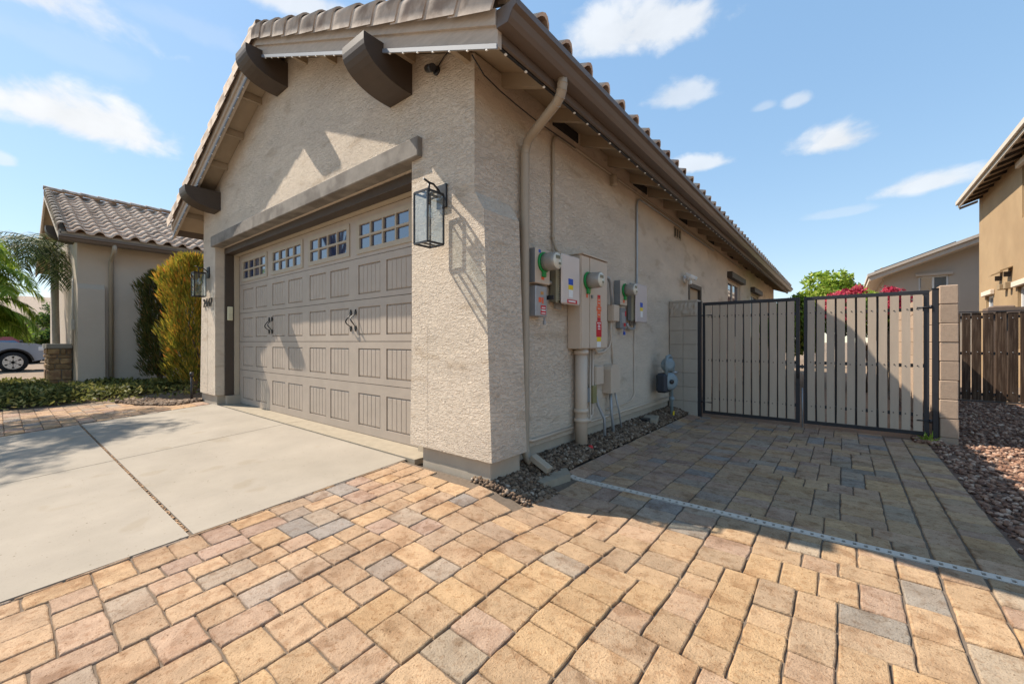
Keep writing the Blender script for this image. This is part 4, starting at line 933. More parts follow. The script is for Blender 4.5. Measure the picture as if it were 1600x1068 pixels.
# ------------------------------------------------------------------ gate, block wall, pillar, fence
GY = 6.33
bw = thing('block_wall', 'short painted grey block wall joining house and gate post', 'wall', (-1.84, GY, 0))
b = B(); b.box(-2.045, -1.65, GY+.012, GY+.185, -.05, 1.69); b.build('core', mat('wall_core', (.29, .26, .225), .9, .08, 10), bw)
for r in range(9):
    z0 = .012+r*.2065; z1 = z0+.2035
    if r == 7:
        b = B(); n = 14; vs = []
        for j in range(6):
            for i in range(n+1): vs.append((-2.042+.395*i/n, GY-.004-random.uniform(0, .022)*(0 < i < n and 0 < j < 5), z0+(z1-z0)*j/5))
        b.add(vs, [(j*(n+1)+i, j*(n+1)+i+1, (j+1)*(n+1)+i+1, (j+1)*(n+1)+i) for j in range(5) for i in range(n)]); b.box(-2.042, -1.647, GY-.003, GY+.19, z0, z1)
        b.build('block', BLOCKG, bw, 'rough split face block course', recalc=False); continue
    if r == 8: z1 = 1.695
    for x0, x1 in ((-2.043, -1.848), (-1.845, -1.648)):
        b = B(); b.box(x0, x1, GY, GY+.192, z0, z1-.001, .004); b.build('block', BLOCKG, bw)
pl = thing('garden_wall', 'tan concrete block wall whose end stands right of the gate', 'wall', (.88, 6.5, 0))
b = B(); b.box(.814, .940, GY+.008, GY+7.9, -.05, 1.675); b.build('core', MORT, pl)
for r in range(9):
    z1 = 1.684-r*.2032; z0 = max(-.05, z1-.2)
    for k in range(19):
        y0 = GY+.394+k*.4+(.2 if r % 2 else 0); b = B(); b.box(.808, .946, y0, y0+.396, z0, z1-.001, .004); b.build('block', BLOCKT, pl)
    if r % 2: b = B(); b.box(.808, .946, GY+.394, GY+.59, z0, z1-.001, .004); b.build('block', BLOCKT, pl)
    dx = random.uniform(-.004, .004)
    b = B(); b.box(.806+dx, .948+dx, GY+random.uniform(-.003, .003), GY+.39, z0, z1, .007); b.build('block', BLOCKT, pl)
def gate_leaf(x0, x1, label, hinge_x):
    t = thing('gate_leaf', label, 'gate', ((x0+x1)/2, GY, .05), 'leaves of the driveway gate')
    z0, z1 = .055, 1.645; w = .042; y0 = GY+.03
    b = B(); b.box(x0, x1, y0, y0+.04, z1-w, z1, .003); b.box(x0, x1, y0+.0005, y0+.0395, z0, z0+w, .003); b.box(x0, x0+w, y0+.001, y0+.039, z0+w, z1-w); b.box(x1-w, x1, y0+.001, y0+.039, z0+w, z1-w)
    b.build('frame', IRON, t)
    for zr in (.26, .80, 1.42): b = B(); b.box(x0+w, x1-w, y0+.008, y0+.032, zr, zr+.04); b.build('rail', IRON, t)
    n = 11; p = (x1-x0-2*w+.012)/n; bo = B()
    for i in range(n):
        a = x0+w-.002+p*i; sw = p-.018-random.uniform(0, .006)
        b = B(); zt = z1-w-.004; zl = z0+w+.004; bow = random.uniform(-.004, .004); P = []
        for k in range(7): P.append((a+bow*math.sin(math.pi*k/6)+random.uniform(-.001, .001), zl+(zt-zl)*k/6))
        for k in range(6, -1, -1): P.append((a+sw+bow*math.sin(math.pi*k/6)+random.uniform(-.0015, .0015), zl+(zt-zl)*k/6))
        b.prism(P, 1, y0-.012, y0+.006); b.build('slat', SLAT, t)
        if i and random.random() < (.9 if x0 < -1 else .72): q = B(); q.box(a-.019, a+.004, y0+.036, y0+.056, z0+.01, z1-.01); q.build('picket', IRON, t)
        for zz in (.28, .82, 1.44):
            for xx in (a+sw*.5,): bo.lathe([(.007, 0), (.006, .004), (.001, .006)], (xx+random.uniform(-.01, .01), y0-.012, zz+random.uniform(-.008, .008)), (0, -1, 0), 6)
    bo.build('bolts', IRON, t, kind='stuff')
    for zz in (.22, 1.46):
        b = B(); s = 1 if hinge_x > x1 else -1
        b.tube([(hinge_x, y0+.0, zz), (hinge_x-s*.16, y0-.012, zz)], .008, 6); b.tube([(hinge_x-s*.05, y0-.01, zz-.02), (hinge_x-s*.05, y0-.01, zz+.02)], .012, 8); b.build('hinge', IRON, t)
    return t
gate_leaf(-1.585, -.432, 'left leaf of the slatted driveway gate with black frame', -1.61)
gate_leaf(-.390, .730, 'right leaf of the slatted driveway gate partly sunlit', .79)
for x, lb in ((-1.625, 'black steel gate post against the painted block wall'), (.778, 'black steel gate post beside the tan block wall end')):
    t = thing('gate_post', lb, 'post', (x, GY+.05, 0)); b = B(); b.box(x-.024, x+.024, GY+.02, GY+.075, -.1, 1.655, .004); b.build('tube', IRON, t); b = B(); b.box(x-.03, x+.03, GY+.015, GY+.08, 1.6552, 1.662); b.build('cap', IRON, t)
b = B(); b.box(-.415, -.402, GY+.04, GY+.06, .74, .80); b.box(-.44, -.38, GY+.012, GY+.028, .76, .785, .003); b.tube([(-.45, GY+.005, .62), (-.45, GY+.005, .78)], .008, 6); tag(b.build('gate_latch', IRON), 'black latch between the two gate leaves', 'latch')
b = B(); b.tube([(-.405, GY+.045, 0.0), (-.405, GY+.045, .5)], .009, 6); tag(b.build('drop_bolt', STEEL), 'grey drop bolt rod at the meeting gate leaves', 'bolt')
FYY = 11.0
fe = thing('wood_fence', 'dark weathered vertical board fence behind the gravel yard', 'fence', (2.6, FYY, 0))
x = 1.55; 
while x < 5.4:
    w = random.uniform(.105, .135); b = B(); b.box(x, x+w, FYY+random.uniform(-.006, .006), FYY+.022, .04, 1.60+random.uniform(-.01, .01), .004); b.build('board', FENCE, fe); x += w+random.uniform(.012, .03)
for zz in (.12, 1.5, .85):
    b = B(); b.box(1.5, 5.4, FYY+.024, FYY+.06, zz, zz+.05); b.build('rail', IRON, fe)
b = B(); b.box(1.5, 5.4, FYY-.012, FYY+.05, 1.612, 1.63); b.box(1.5, 5.4, FYY-.012, FYY+.05, .015, .035); b.build('frame', IRON, fe)
bo = B(); x = 1.6
while x < 3.6:
    for zz in (.2, .9, 1.5): bo.lathe([(.008, 0), (.002, .006)], (x, FYY-.007, zz), (0, -1, 0), 6)
    x += .137
bo.build('bolts', STEEL, fe, kind='stuff')
# ------------------------------------------------------------------ neighbours
NST = mat('tan_stucco', (.34, .235, .13), .92, .10, 1.5, bump=.4, bscale=25, bdist=.008, c2=(.31, .21, .115), c2scale=.8)
GST = mat('grey_beige_stucco', (.46, .395, .325), .92, .08, 1.0, bump=.3, bscale=20, bdist=.008)
NRF = mat('neighbour_roof', (.36, .28, .21), .85, .2, 14, bump=.8, bscale=9, bdist=.03, stretch=(1, 3, 1))
n1 = thing('neighbour_house', 'two storey tan stucco neighbour house at the right edge', 'house', (5, 16, 0)); NX = 3.4
b = B(); hol = [(18.13, 18.92, .9, 2.46), (14.6, 15.99, .9, 2.45), (14.2, 15.66, 4.1, 5.35)]
sheet_holes(b, 12.2, 19.75, -.1, 5.7, hol, lambda u, w, d: (NX+d, u, w), .12)
b.box(NX+.14, 12, 12.25, 19.7, -.1, 5.7); b.add([(NX, 12.2, -.1), (12, 12.2, -.1), (12, 12.2, 5.7), (NX, 12.2, 5.7)], [(0, 1, 2, 3)]); b.add([(NX, 19.75, -.1), (12, 19.75, -.1), (12, 19.75, 5.7), (NX, 19.75, 5.7)], [(0, 1, 2, 3)])
b.build('wall', NST, n1, recalc=False)
for h in hol:
    b = B(); sheet_holes(b, h[0], h[1], h[2], h[3], [(h[0]+.06, h[1]-.06, h[2]+.06, h[3]-.06)], lambda u, w, d: (NX+.06+d, u, w), .03); w_ = b.build('window', WHITE, n1, recalc=False)
    b = B(); b.box(NX+.09, NX+.1, h[0]+.05, h[1]-.05, h[2]+.05, h[3]-.05); b.build('pane', glassmat('neighbour_glass', (.10, .12, .16), 1), w_)
    b = B(); b.box(NX-.09, NX-.001, h[0]-.12, h[1]+.12, h[3]+.005, h[3]+.14, .01); b.build('window_head', mat('pop_out', (.62, .53, .43), .9, .05, 3), n1)
b = B(); b.prism([(2.98, 5.52), (7.7, 7.3), (12.4, 5.52), (12.4, 5.72), (7.7, 7.54), (2.98, 5.72)], 1, 11.7, 19.8); rf = b.build('roof', NRF, n1)
b = B(); b.box(2.94, 2.975, 11.7, 19.8, 5.48, 5.66); b.build('fascia', TRIMW, rf)
b = B(); b.box(2.88, 2.938, 11.7, 19.8, 5.56, 5.69, .01); b.build('gutter', TRIMW, rf)
for i in range(14):
    b = B(); yy = 12.0+i*.61; b.prism([(2.99, 5.45), (NX, 5.60), (NX, 5.675), (2.99, 5.519)], 1, yy-.025, yy+.025); b.build('rafter_tail', TRIM, rf)
for yy, zz, w_ in ((17.35, 2.90, .14), (16.55, 2.92, .2)):
    b = B(); b.prism([(NX-.22, zz), (NX, zz+.10), (NX, zz+.125), (NX-.22, zz+.03)], 1, yy-w_, yy+w_); b.build('vent_hood', NST, n1)
    b = B(); b.box(NX-.12, NX, yy-.02, yy+.02, zz-.13, zz); b.build('hood_bracket', TRIM, n1)
TB = mat('tan_box', (.30, .22, .13), .8, .1, 6)
b = B(); b.box(NX-.16, NX, 16.75, 16.95, 2.48, 2.62, .01); b.build('wall_box', TB, n1)
b = B(); b.box(NX-.14, NX, 16.35, 16.5, 2.46, 2.64, .01); b.build('wall_box', TB, n1)
n2 = thing('back_house', 'single storey grey beige house with sloping roof behind the garden wall', 'house', (4, 24, 0)); BY = 24.0
def bz(x): return 3.97+.378*(x-1.03)
b = B(); hol = [(2.43, 3.30, 2.4, 3.78)]
us = [1.35, 2.43, 3.30, 7.2]
b.add([(1.35, BY, -.1), (2.43, BY, -.1), (2.43, BY, bz(2.43)-.25), (1.35, BY, bz(1.35)-.25)], [(0, 1, 2, 3)]); b.add([(3.3, BY, -.1), (8, BY, -.1), (8, BY, bz(8)-.25), (3.3, BY, bz(3.3)-.25)], [(0, 1, 2, 3)])
b.add([(2.43, BY, -.1), (3.3, BY, -.1), (3.3, BY, 2.4), (2.43, BY, 2.4)], [(0, 1, 2, 3)]); b.add([(2.43, BY, 3.78), (3.3, BY, 3.78), (3.3, BY, bz(3.3)-.25), (2.43, BY, bz(2.43)-.25)], [(0, 1, 2, 3)])
b.add([(1.35, BY, -.1), (1.35, BY+8, -.1), (1.35, BY+8, bz(1.35)-.25), (1.35, BY, bz(1.35)-.25)], [(0, 1, 2, 3)]); b.box(2.2, 3.6, BY+.3, BY+.4, 2, 4)
b.build('wall', GST, n2, recalc=False)
b = B(); sheet_holes(b, 2.43, 3.30, 2.4, 3.78, [(2.48, 2.84, 2.45, 3.73), (2.90, 3.25, 2.45, 3.73)], lambda u, w, d: (u, BY+.05+d, w), .03); w_ = b.build('window', WHITE, n2, recalc=False)
for a, c in ((2.48, 2.84), (2.90, 3.25)):
    b = B(); b.box(a-.01, c+.01, BY+.08, BY+.09, 2.44, 3.74); b.build('pane', glassmat('back_glass', (.10, .14, .17), 1), w_)
b = B(); b.box(2.33, 3.42, BY-.1, BY-.001, 3.79, 3.90, .01); b.build('window_head', TRIMW, n2)
b = B(); b.prism([(.85, bz(.85)-.22), (8.2, bz(8.2)-.22), (8.2, bz(8.2)-.03), (.85, bz(.85)-.03)], 1, BY-.62, BY+9); rf = b.build('roof', mat('pale_fascia', (.55, .46, .37), .85, .06, 4), n2)
b = B(); b.prism([(.80, bz(.8)-.025), (8.2, bz(8.2)-.025), (8.2, bz(8.2)+.09), (.8, bz(.8)+.09)], 1, BY-.7, BY+9); b.build('roof_cover', mat('pale_tile', (.50, .43, .36), .85, .1, 8), rf)
b = B(); b.prism([(1.05, bz(1.05)+.15), (3.5, bz(3.5)+.15), (3.5, bz(3.5)+.19), (1.05, bz(1.05)+.19)], 1, BY-.1, BY+4); b.build('solar_panel', BLACK, rf)
b = B(); b.tube([(1.35, BY+1, 4.0), (1.35, BY+1, 4.42)], .05, 8); b.build('vent_pipe', NST, rf)
b = B(); b.box(2.25, 2.55, 12.1, 12.5, .0, 1.78, .02); b.box(2.18, 3.1, 12.0, 12.4, 1.62, 1.74); tag(b.build('pool_equipment', mat('brown_box', (.16, .11, .08), .7, .15, 8)), 'small brown box just above the dark fence', 'box')
# ------------------------------------------------------------------ plants
LF = lambda n, r, tr=.35: mat(n, (.1, .1, .1), .6, .15, 3, ramp=(0, r), transl=tr, spec=.2)
GRN = LF('tree_leaf', [(0, (.035, .075, .018)), (.5, (.075, .14, .028)), (.85, (.14, .20, .04)), (1, (.24, .27, .06))])
LIME = LF('lime_leaf', [(0, (.15, .24, .025)), (.5, (.28, .40, .05)), (.85, (.42, .52, .09)), (1, (.55, .56, .17))])
PALM = LF('palm_leaf', [(0, (.035, .055, .02)), (.5, (.08, .11, .035)), (.9, (.15, .18, .06)), (1, (.22, .20, .09))])
FIRE = LF('orange_leaf', [(0, (.12, .15, .02)), (.35, (.27, .25, .03)), (.7, (.46, .32, .04)), (.92, (.55, .30, .045)), (1, (.5, .17, .04))])
YGRN = LF('yellow_green_leaf', [(0, (.06, .085, .015)), (.4, (.14, .16, .025)), (.75, (.27, .22, .035)), (1, (.42, .26, .04))])
OLV = LF('olive_leaf', [(0, (.035, .05, .015)), (.5, (.08, .095, .025)), (.85, (.15, .12, .03)), (1, (.26, .13, .05))])
COVER = LF('cover_leaf', [(0, (.05, .06, .018)), (.4, (.12, .13, .035)), (.8, (.26, .26, .07)), (1, (.40, .35, .14))])
PINK = LF('bract', [(0, (.38, .02, .05)), (.5, (.52, .05, .11)), (1, (.62, .16, .18))])
BARK = mat('bark', (.16, .12, .09), .9, .3, 12, bump=.8, bscale=40, bdist=.01)
PBARK = mat('palm_bark', (.33, .30, .26), .9, .25, 14, bump=.8, bscale=30, bdist=.012, stretch=(1, 1, 3))
def leaves(name, P, L, W, m, parent, up=.3, kind=None, droop=0., D_=None):
    """narrow leaf blades (two quads each) at points P with random directions"""
    n = len(P); P = np.asarray(P, float)
    d = rng.normal(size=(n, 3)) if D_ is None else np.asarray(D_, float)+rng.normal(size=(n, 3))*.25
    if D_ is None: d[:, 2] = d[:, 2]*.6+up
    d /= np.linalg.norm(d, axis=1)[:, None]+1e-9
    s = np.cross(d, rng.normal(size=(n, 3))); s /= np.linalg.norm(s, axis=1)[:, None]+1e-9
    l = rng.uniform(.7, 1.3, (n, 1))*L; w = rng.uniform(.7, 1.3, (n, 1))*W; dr_ = np.array([0, 0, -1.])*droop*l
    V = np.stack([P-s*w*.25, P+s*w*.25, P+d*l*.5+s*w*.5, P+d*l*.5-s*w*.5, P+d*l+dr_+s*w*.08, P+d*l+dr_-s*w*.08], 1).reshape(-1, 3)
    F = np.array([(0, 1, 2, 3), (3, 2, 4, 5)]); F = (F[None]+6*np.arange(n)[:, None, None]).reshape(-1, 4)
    return np_mesh(name, V, F, m, parent, kind)
def clump_points(n, centers, rad, shell=.5):
    c = np.asarray(centers); k = rng.integers(0, len(c), n); v = rng.normal(size=(n, 3)); v /= np.linalg.norm(v, axis=1)[:, None]
    r = (shell+(1-shell)*rng.random(n))**.6; return c[k, :3]+v*(r*rad*(c[k, 3] if c.shape[1] > 3 else 1))[:, None]
def tree(name, label, base, height, crown_c, crown_r, nleaf, m, L, W, trunk_r=.07, nb=12, sq=(1, 1, .8), group=None, nc=26, cat='tree'):
    t = thing(name, label, cat, base, group); b = B(); bx, by, bz_ = base; cc_ = Vector(crown_c)
    fork = Vector((bx, by, bz_)).lerp(cc_, .55); b.tube([(bx, by, bz_-.05), Vector((bx, by, bz_)).lerp(fork, .5)+Vector((.04, -.03, 0)), fork], [trunk_r*1.25, trunk_r, trunk_r*.8], 9); cs = []
    for i in range(nb):
        v = Vector(rng.normal(size=3)); v.normalize(); e = cc_+Vector((v.x*crown_r*sq[0], v.y*crown_r*sq[1], v.z*crown_r*sq[2]))*.8
        b.tube([fork, fork.lerp(e, .5)+Vector((0, 0, .08)), e], [trunk_r*.5, trunk_r*.3, trunk_r*.1], 6)
    b.build('trunk', BARK, t)
    v = rng.normal(size=(nc, 3)); v /= np.linalg.norm(v, axis=1)[:, None]; r = crown_r*rng.uniform(.35, .95, nc)[:, None]
    c = np.array(cc_)+v*r*np.array(sq); C = np.c_[c, rng.uniform(.5, 1.1, nc)]
    leaves('crown', clump_points(nleaf, C, crown_r*.36, .3), L, W, m, t); return t
def frond(b, base, dirv, length, droop, nl, L, W):
    """one feather frond: arching midrib with drooping leaflets on both sides"""
    p = Vector(base); d = Vector(dirv).normalized(); pts = [p.copy()]; N = 9
    for i in range(N):
        d = (d+Vector((0, 0, -droop*(i+1)/N))).normalized(); p = p+d*(length/N); pts.append(p.copy())
    b.tube(pts, [.012*(1-.8*i/N) for i in range(N+1)], 5, smooth=True)
    for k in range(nl):
        f = .12+.88*k/nl; i = min(N-1, int(f*N)); q = pts[i].lerp(pts[i+1], f*N-i); t = (pts[i+1]-pts[i]).normalized(); s = t.cross(Vector((0, 0, 1)))
        s = s.normalized() if s.length > .01 else Vector((1, 0, 0)); ll = L*(math.sin(math.pi*(.15+.8*f))**.7)*random.uniform(.8, 1.15)
        for sg in (-1, 1):
            dd = (s*sg*.8+t*.7+Vector((0, 0, random.uniform(-.35, .15)))).normalized(); e1 = q+dd*ll*.5; e2 = q+dd*ll+Vector((0, 0, -.35*ll)); n_ = dd.cross(t).normalized(); wv = dd.cross(n_).normalized()*W
            b.add([q-wv*.3, q+wv*.3, e1+wv*.5, e1-wv*.5, e2], [(0, 1, 2, 3), (3, 2, 4)])
pm = thing('palm_tree', 'slender feather palm with drooping fronds before the wing corner', 'palm', (-15.9, .98, 0))
b = B(); b.tube([(-15.9, .98, -.05), (-15.88, .97, .8), (-15.86, .95, 2.0), (-15.82, .93, 3.4)], [.09, .075, .07, .08], 10); b.build('trunk', PBARK, pm)
for i in range(26):
    a = i*2.399; el = random.uniform(-.1, 1.1); b = B()
    frond(b, (-15.8, .88, 3.4+random.uniform(-.15, .1)), (math.cos(a)+.35, math.sin(a)*.8-.25, el), random.uniform(1.5, 2.3), random.uniform(.45, .75), 32, .45, .022)
    b.build('frond', PALM, pm, recalc=False)
p2 = thing('feather_palm', 'bright green bushy feather palm at the left edge', 'palm', (-13.3, -.35, 0))
for k, (x, y, h) in enumerate(((-13.3, -.5, 3.0), (-13.05, -.95, 2.6), (-13.8, -.22, 2.3), (-14.4, -.4, 1.9), (-13.6, -.8, 1.6))):
    b = B(); b.tube([(x, y, -.05), (x+.03, y, h*.5), (x+.02, y, h)], [.05, .04, .035], 8); b.build('stem', BARK, p2)
    for i in range(24):
        a = i*2.399+k; b = B(); frond(b, (x+.02, y, h+random.uniform(-.5, .1)), (math.cos(a), math.sin(a), random.uniform(-.1, 1.0)), random.uniform(.75, 1.2), random.uniform(.3, .6), 32, .34, .03); b.build('frond', LIME, p2, recalc=False)
# columnar shrubs by the garage
def column_shrub(label, x, y, h, r, n, m, L):
    t = thing('columnar_shrub', label, 'shrub', (x, y, 0), 'columnar shrubs left of the garage'); b = B()
    for i in range(16):
        a = random.uniform(0, 6.28); q = random.uniform(.2, .9)*r; b.tube([(x, y, -.02), (x+q*.5*math.cos(a), y+q*.5*math.sin(a), h*.4), (x+q*math.cos(a), y+q*math.sin(a), h*random.uniform(.7, .95))], [.02, .012, .005], 5)
    b.build('stems', BARK, t)
    z = .25+(h-.3)*rng.random(n)**.8; a = rng.uniform(0, 6.28, n); lob = 1+.25*np.sin(a*3+z*2.2)+.18*np.sin(a*5-z*5)+.12*np.sin(a*9+z*11)
    rr = r*lob*(.35+.65*rng.random(n)**.45)*np.clip(.55+z/h*1.1, 0, 1)*np.clip((h+.12-z)/.5, .25, 1)
    P = np.c_[x+rr*np.cos(a), y+rr*np.sin(a), z]; Dv = np.c_[np.cos(a)*.55, np.sin(a)*.55, np.full(n, 1.0)]
    low = z < h*(.42+.2*np.sin(a*2.3)+.18*rng.normal(size=n))
    leaves('foliage', P[~low], L, .02, m, t, D_=Dv[~low]); leaves('foliage', P[low], L, .02, OLV if m is OLV else YGRN, t, D_=Dv[low])
column_shrub('tall orange and yellow columnar shrub beside left garage pier', -10.7, 2.62, 2.9, .50, 13000, FIRE, .12)
column_shrub('darker olive columnar shrub behind the orange one', -12.75, 2.45, 2.75, .36, 7500, OLV, .13)
# ground cover
P = []
while len(P) < 26000:
    x = random.uniform(-15.5, -10.3); y = random.uniform(-1.5, 3.2)
    lim = .55*(x+14.2)-.35 if x > -14 else -1.5
    if y < .95*(x+10.4)*0-1.4: continue
    if x > -11.0-.55*max(0, y-.5) and True:
        if random.random() < .93: continue
    if x < -13.5 and y > .7: continue
    P.append((x, y, g(x, y)+.01+.20*random.random()**1.3*(1-.3*math.sin(x*3)*math.cos(y*4))))
leaves('ground_cover', P, .075, .036, COVER, None, .4, 'stuff')
# out of frame tree whose crown shades the drive
tree('shade_tree', 'tall thin leaved tree casting dappled shade on the driveway', (-12.8, -2.2, -.1), 5, (-12.2, -1.55, 6.2), 1.45, 6500, GRN, .13, .03, .09, 14, (1.1, 1, .75))
tree('garden_tree', 'dense green tree rising behind the gate', (-.15, 13.4, 0), 2.6, (-.12, 13.4, 1.95), .95, 9000, LIME, .12, .055, .06, 12, (1.15, 1, .9))
tree('garden_tree', 'small green shrub top showing above the middle of the gate', (-1.15, 13.8, 0), 1.7, (-1.15, 13.8, 1.35), .75, 4500, LIME, .12, .055, .05, 10)
bt = tree('bougainvillea', 'pink flowering bougainvillea above the right gate leaf', (.42, 12.3, 0), 1.9, (.40, 12.3, 1.62), .62, 2600, GRN, .10, .05, .04, 10, (1.3, 1, .62), cat='shrub')
v = rng.normal(size=(26, 3)); v /= np.linalg.norm(v, axis=1)[:, None]; C = np.array((.36, 12.2, 1.90))+v*np.array((.72, .6, .30)); leaves('flowers', clump_points(3600, np.c_[C, np.ones(26)], .17, .2), .07, .055, PINK, bt)
tree('garden_tree', 'leafy shrub seen past the far end of the side wall', (-3.3, 22.5, 0), 2.6, (-3.0, 22.5, 2.0), 1.5, 5000, GRN, .16, .08, .06, 10)
b = B(); w_ = thing('weed', 'small green weed at the foot of the tan block wall end', 'weed', (.70, 6.2, .02)); leaves('leaf_tuft', [(.70+random.uniform(-.03, .03), 6.2+random.uniform(-.03, .03), .02) for _ in range(26)], .10, .018, LIME, w_, .9)
# path light
t = thing('path_light', 'slim black bollard path light beside left garage pier', 'path light', (-8.62, 2.07, .06))
b = B(); b.tube([(-8.62, 2.07, .0), (-8.62, 2.07, .50)], .018, 10); b.build('stem', BLACK, t); b = B(); b.lathe([(.02, 0), (.03, .005), (.03, .06), (.02, .066)], (-8.62, 2.07, .50), (0, 0, 1), 12); b.build('head', BLACK, t)
# ------------------------------------------------------------------ far left: pavement, vehicles, trees, house
b = B(); b.box(-45, -17.2, -60, 60, -.5, -.105); struct(b.build('street', mat('far_concrete', (.42, .39, .34), .9, .08, 1.5)))
b = B(); b.box(-17.2, -16.9, -60, .3, -.5, -.02, .02); struct(b.build('kerb', CONC2))
def vehicle(name, label, loc, rz, paint, pickup=True):
    t = thing(name, label, 'pickup truck' if pickup else 'car', loc, world=False, rz=rz)    # local +x is forward
    if pickup: L0, L1, hood, cab0, cab1, top, W = -3.1, 2.65, 1.18, -.75, .75, 1.9, .98
    else: L0, L1, hood, cab0, cab1, top, W = -2.3, 2.2, .98, -1.5, .75, 1.45, .88
    wr = .40 if pickup else .33; wx = (1.75, -1.85) if pickup else (1.4, -1.35); arch = wr+.09; b = B(); P = [(L0, .55), (L0+.02, hood-.05), (L0+.1, hood), (cab0, hood), (cab1+.2, hood+.03), (L1-.35, hood-.05), (L1-.06, hood-.14), (L1, hood-.30), (L1, .52)]
    for k, xx in enumerate(wx):
        for i in range(13): a = math.pi*i/12; P.append((xx+arch*math.cos(a), max(.42, wr+arch*math.sin(a))))
    b.prism(P, 1, -W+.04, W-.04); b.build('body', paint, t)
    b = B(); b.box(L0+.3, L1-.2, -W+.3, W-.3, .35, hood-.1); b.build('underbody', DARK, t)
    for s in (-1, 1):
        for xx in wx:
            b = B(); pr_ = []
            for i in range(13): a = math.pi*i/12; pr_.append((xx+(arch+.05)*math.cos(a), max(.45, wr+(arch+.05)*math.sin(a))))
            for i in range(12, -1, -1): a = math.pi*i/12; pr_.append((xx+(arch-.01)*math.cos(a), max(.45, wr+(arch-.01)*math.sin(a))))
            b.prism(pr_, 1, s*(W-.06), s*(W+.02)); b.build('wheel_arch', BLACK, t)
    b = B(); q = .18; b.add([(cab0, -W+.08, hood), (cab1+.55, -W+.08, hood), (cab1+.55, W-.08, hood), (cab0, W-.08, hood), (cab0+.15, -W+.2, top), (cab1-.05, -W+.2, top), (cab1-.05, W-.2, top), (cab0+.15, W-.2, top)], [(0, 1, 5, 4), (1, 2, 6, 5), (2, 3, 7, 6), (3, 0, 4, 7), (4, 5, 6, 7), (0, 3, 2, 1)]); b.build('cab', paint, t)
    def lerp(a, c, f): return tuple(a[i]+(c[i]-a[i])*f for i in range(3))
    for s in (-1, 1):
        A = (cab0+.1, s*(W-.075), hood+.04); Bq = (cab1+.42, s*(W-.075), hood+.04); Cq = (cab1-.08, s*(W-.195), top-.08); Dq = (cab0+.22, s*(W-.195), top-.08)
        for f0, f1 in ((.02, .46), (.52, .98)):
            b = B(); o_ = s*.006; q4 = [lerp(A, Bq, f0), lerp(A, Bq, f1), lerp(Dq, Cq, f1), lerp(Dq, Cq, f0)]; b.add([(p[0], p[1]+o_, p[2]) for p in q4]+[(p[0], p[1]-o_, p[2]) for p in q4], [(0, 1, 2, 3), (7, 6, 5, 4), (0, 4, 5, 1), (1, 5, 6, 2), (2, 6, 7, 3), (3, 7, 4, 0)]); b.build('side_window', GLASS, t)
    b = B(); b.add([(cab1+.555, -W+.15, hood+.03), (cab1+.555, W-.15, hood+.03), (cab1-.03, W-.27, top-.04), (cab1-.03, -W+.27, top-.04)], [(0, 1, 2, 3)]); b.build('windshield', GLASS, t)
    RIM = mat('alloy', (.55, .55, .56), .3, .05, 8, metal=.6)
    for s in (-1, 1):
        for xx in wx:
            b = B(); b.lathe([(wr*.62, -.12), (wr*.95, -.12), (wr, -.08), (wr, .08), (wr*.95, .12), (wr*.62, .12)], (xx, s*(W-.12), wr), (0, 1, 0), 24); w_ = b.build('tyre', mat('rubber', (.02, .02, .021), .8, .1, 10), t)
            b = B()
            for k in range(6):
                a = k*math.pi/3; c_, s__ = math.cos(a), math.sin(a); yb = s*(W+.0)
                qd = [(xx+c_*.05-s__*.05, wr+s__*.05+c_*.05), (xx+c_*wr*.6-s__*.085, wr+s__*wr*.6+c_*.085), (xx+c_*wr*.6+s__*.085, wr+s__*wr*.6-c_*.085), (xx+c_*.05+s__*.05, wr+s__*.05-c_*.05)]; b.prism(qd, 1, yb-.03, yb)
            b.lathe([(wr*.66, -.01), (wr*.66, .01), (wr*.58, .012), (wr*.58, -.01)], (xx, s*(W-.005), wr), (0, 1, 0), 24); b.build('rim', RIM, w_)
    for s in (-1, 1): b = B(); b.box(L1-.28, L1+.012, s*(W-.36), s*(W-.03), hood-.36, hood-.17, .03); b.build('headlight', mat('lamp_lens', (.6, .62, .65), .1, .05, 8, spec=.8), t)
    b = B(); b.box(L1-.12, L1+.10, -W+.02, W-.02, .48, .70, .03); b.build('bumper', paint if not pickup else mat('silver_bumper', (.5, .52, .55), .3, .05, 6, metal=.3), t)
    b = B(); b.box(L1-.10, L1+.13, -W+.1, W-.1, .40, .475, .02); b.build('valance', BLACK, t)
    b = B(); b.box(L1-.02, L1+.02, -W+.42, W-.42, hood-.38, hood-.14, .01); b.build('grille', BLACK, t)
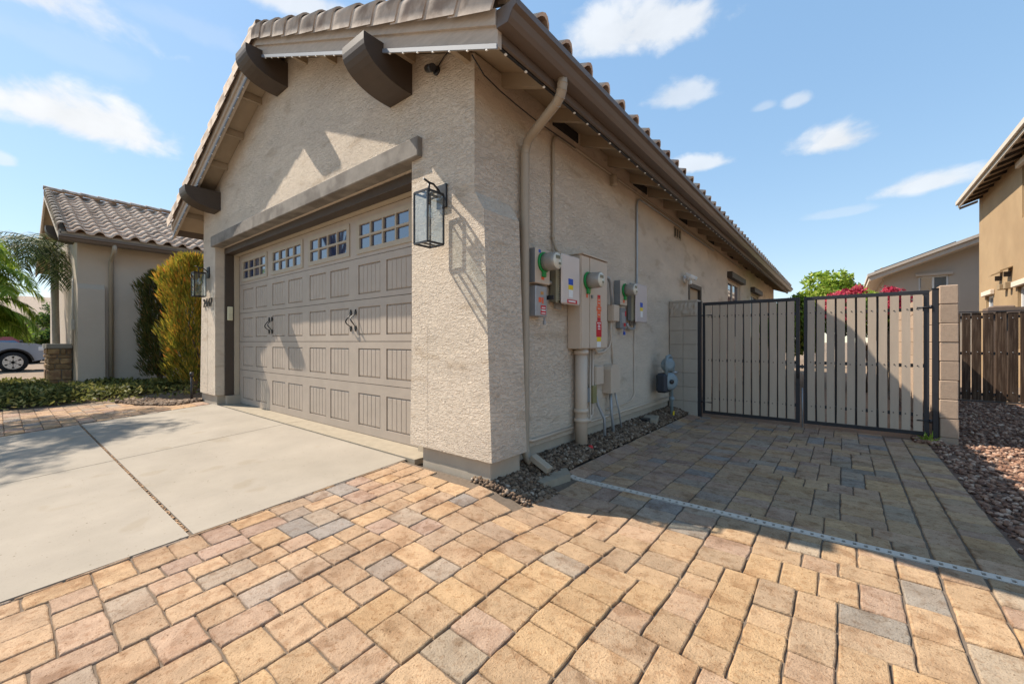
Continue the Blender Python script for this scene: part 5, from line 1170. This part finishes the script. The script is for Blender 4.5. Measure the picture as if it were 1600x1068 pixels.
    for s in (-1, 1): b = B(); b.box(cab1+.2, cab1+.32, s*(W-.02), s*(W+.2), hood+.1, hood+.3, .03); b.build('mirror', BLACK, t)
    return t
SILV = mat('silver_paint', (.24, .285, .37), .3, .04, 2, metal=.3, spec=.6, coat=.6)
REDP = mat('red_paint', (.30, .035, .025), .3, .05, 2, spec=.6, coat=.6)
vehicle('pickup_truck', 'silver pickup truck parked beyond the stone wall at left', (-25.9, -1.35, -.105), math.pi/2, SILV)
vehicle('parked_car', 'red car parked behind the silver pickup', (-34.5, -.2, -.10), math.pi/2, REDP, False)
n3 = thing('far_house', 'distant house with tan tiled roof between the trees at left', 'house', (-52, 5, 0))
b = B(); b.box(-58, -50, -6, 9, -.3, 2.7); b.build('wall', GST, n3); b = B(); b.prism([(-49.3, 2.6), (-54, 4.7), (-58.7, 2.6), (-58.7, 2.8), (-54, 4.95), (-49.3, 2.8)], 1, -6.6, 9.6); b.build('roof', mat('far_roof', (.42, .32, .24), .85, .1, 6, bump=1, bscale=6, bdist=.05, stretch=(3, .3, 3)), n3)
b = B(); b.box(-50.02, -49.9, 2, 4, .8, 2.0); b.build('window', GLASS, n3)
for i, (x, y, h, r, lb) in enumerate(((-38, -3.2, 3.0, 2.0, 'leftmost far green tree behind the pickup truck'), (-40, .3, 2.2, 1.5, 'low far green bush behind the red car'), (-43, 3.0, 3.4, 1.6, 'far green tree beside the distant tiled roof'), (-46, -1.5, 4.2, 1.9, 'taller far tree behind the distant roof edge'), (-36, 2.4, 1.6, .9, 'small far bush beyond the low stone wall'))):
    tree('far_tree', lb, (x, y, -.1), h, (x, y, h*.72), r, 3800, LIME if i % 2 else GRN, .22, .10, .08, 8, (1, 1, .8), 'trees across the street')
lp = thing('street_lamp', 'dark pole with flat square head at the far left edge', 'street lamp', (-19.4, -.12, -.02))
b = B(); b.tube([(-19.4, -.12, -.1), (-19.4, -.12, 5.60)], .05, 8); b.build('pole', BLACK, lp); b = B(); b.box(-19.55, -19.25, -.40, .02, 5.60, 5.76, .02); b.build('head', TRIM, lp)
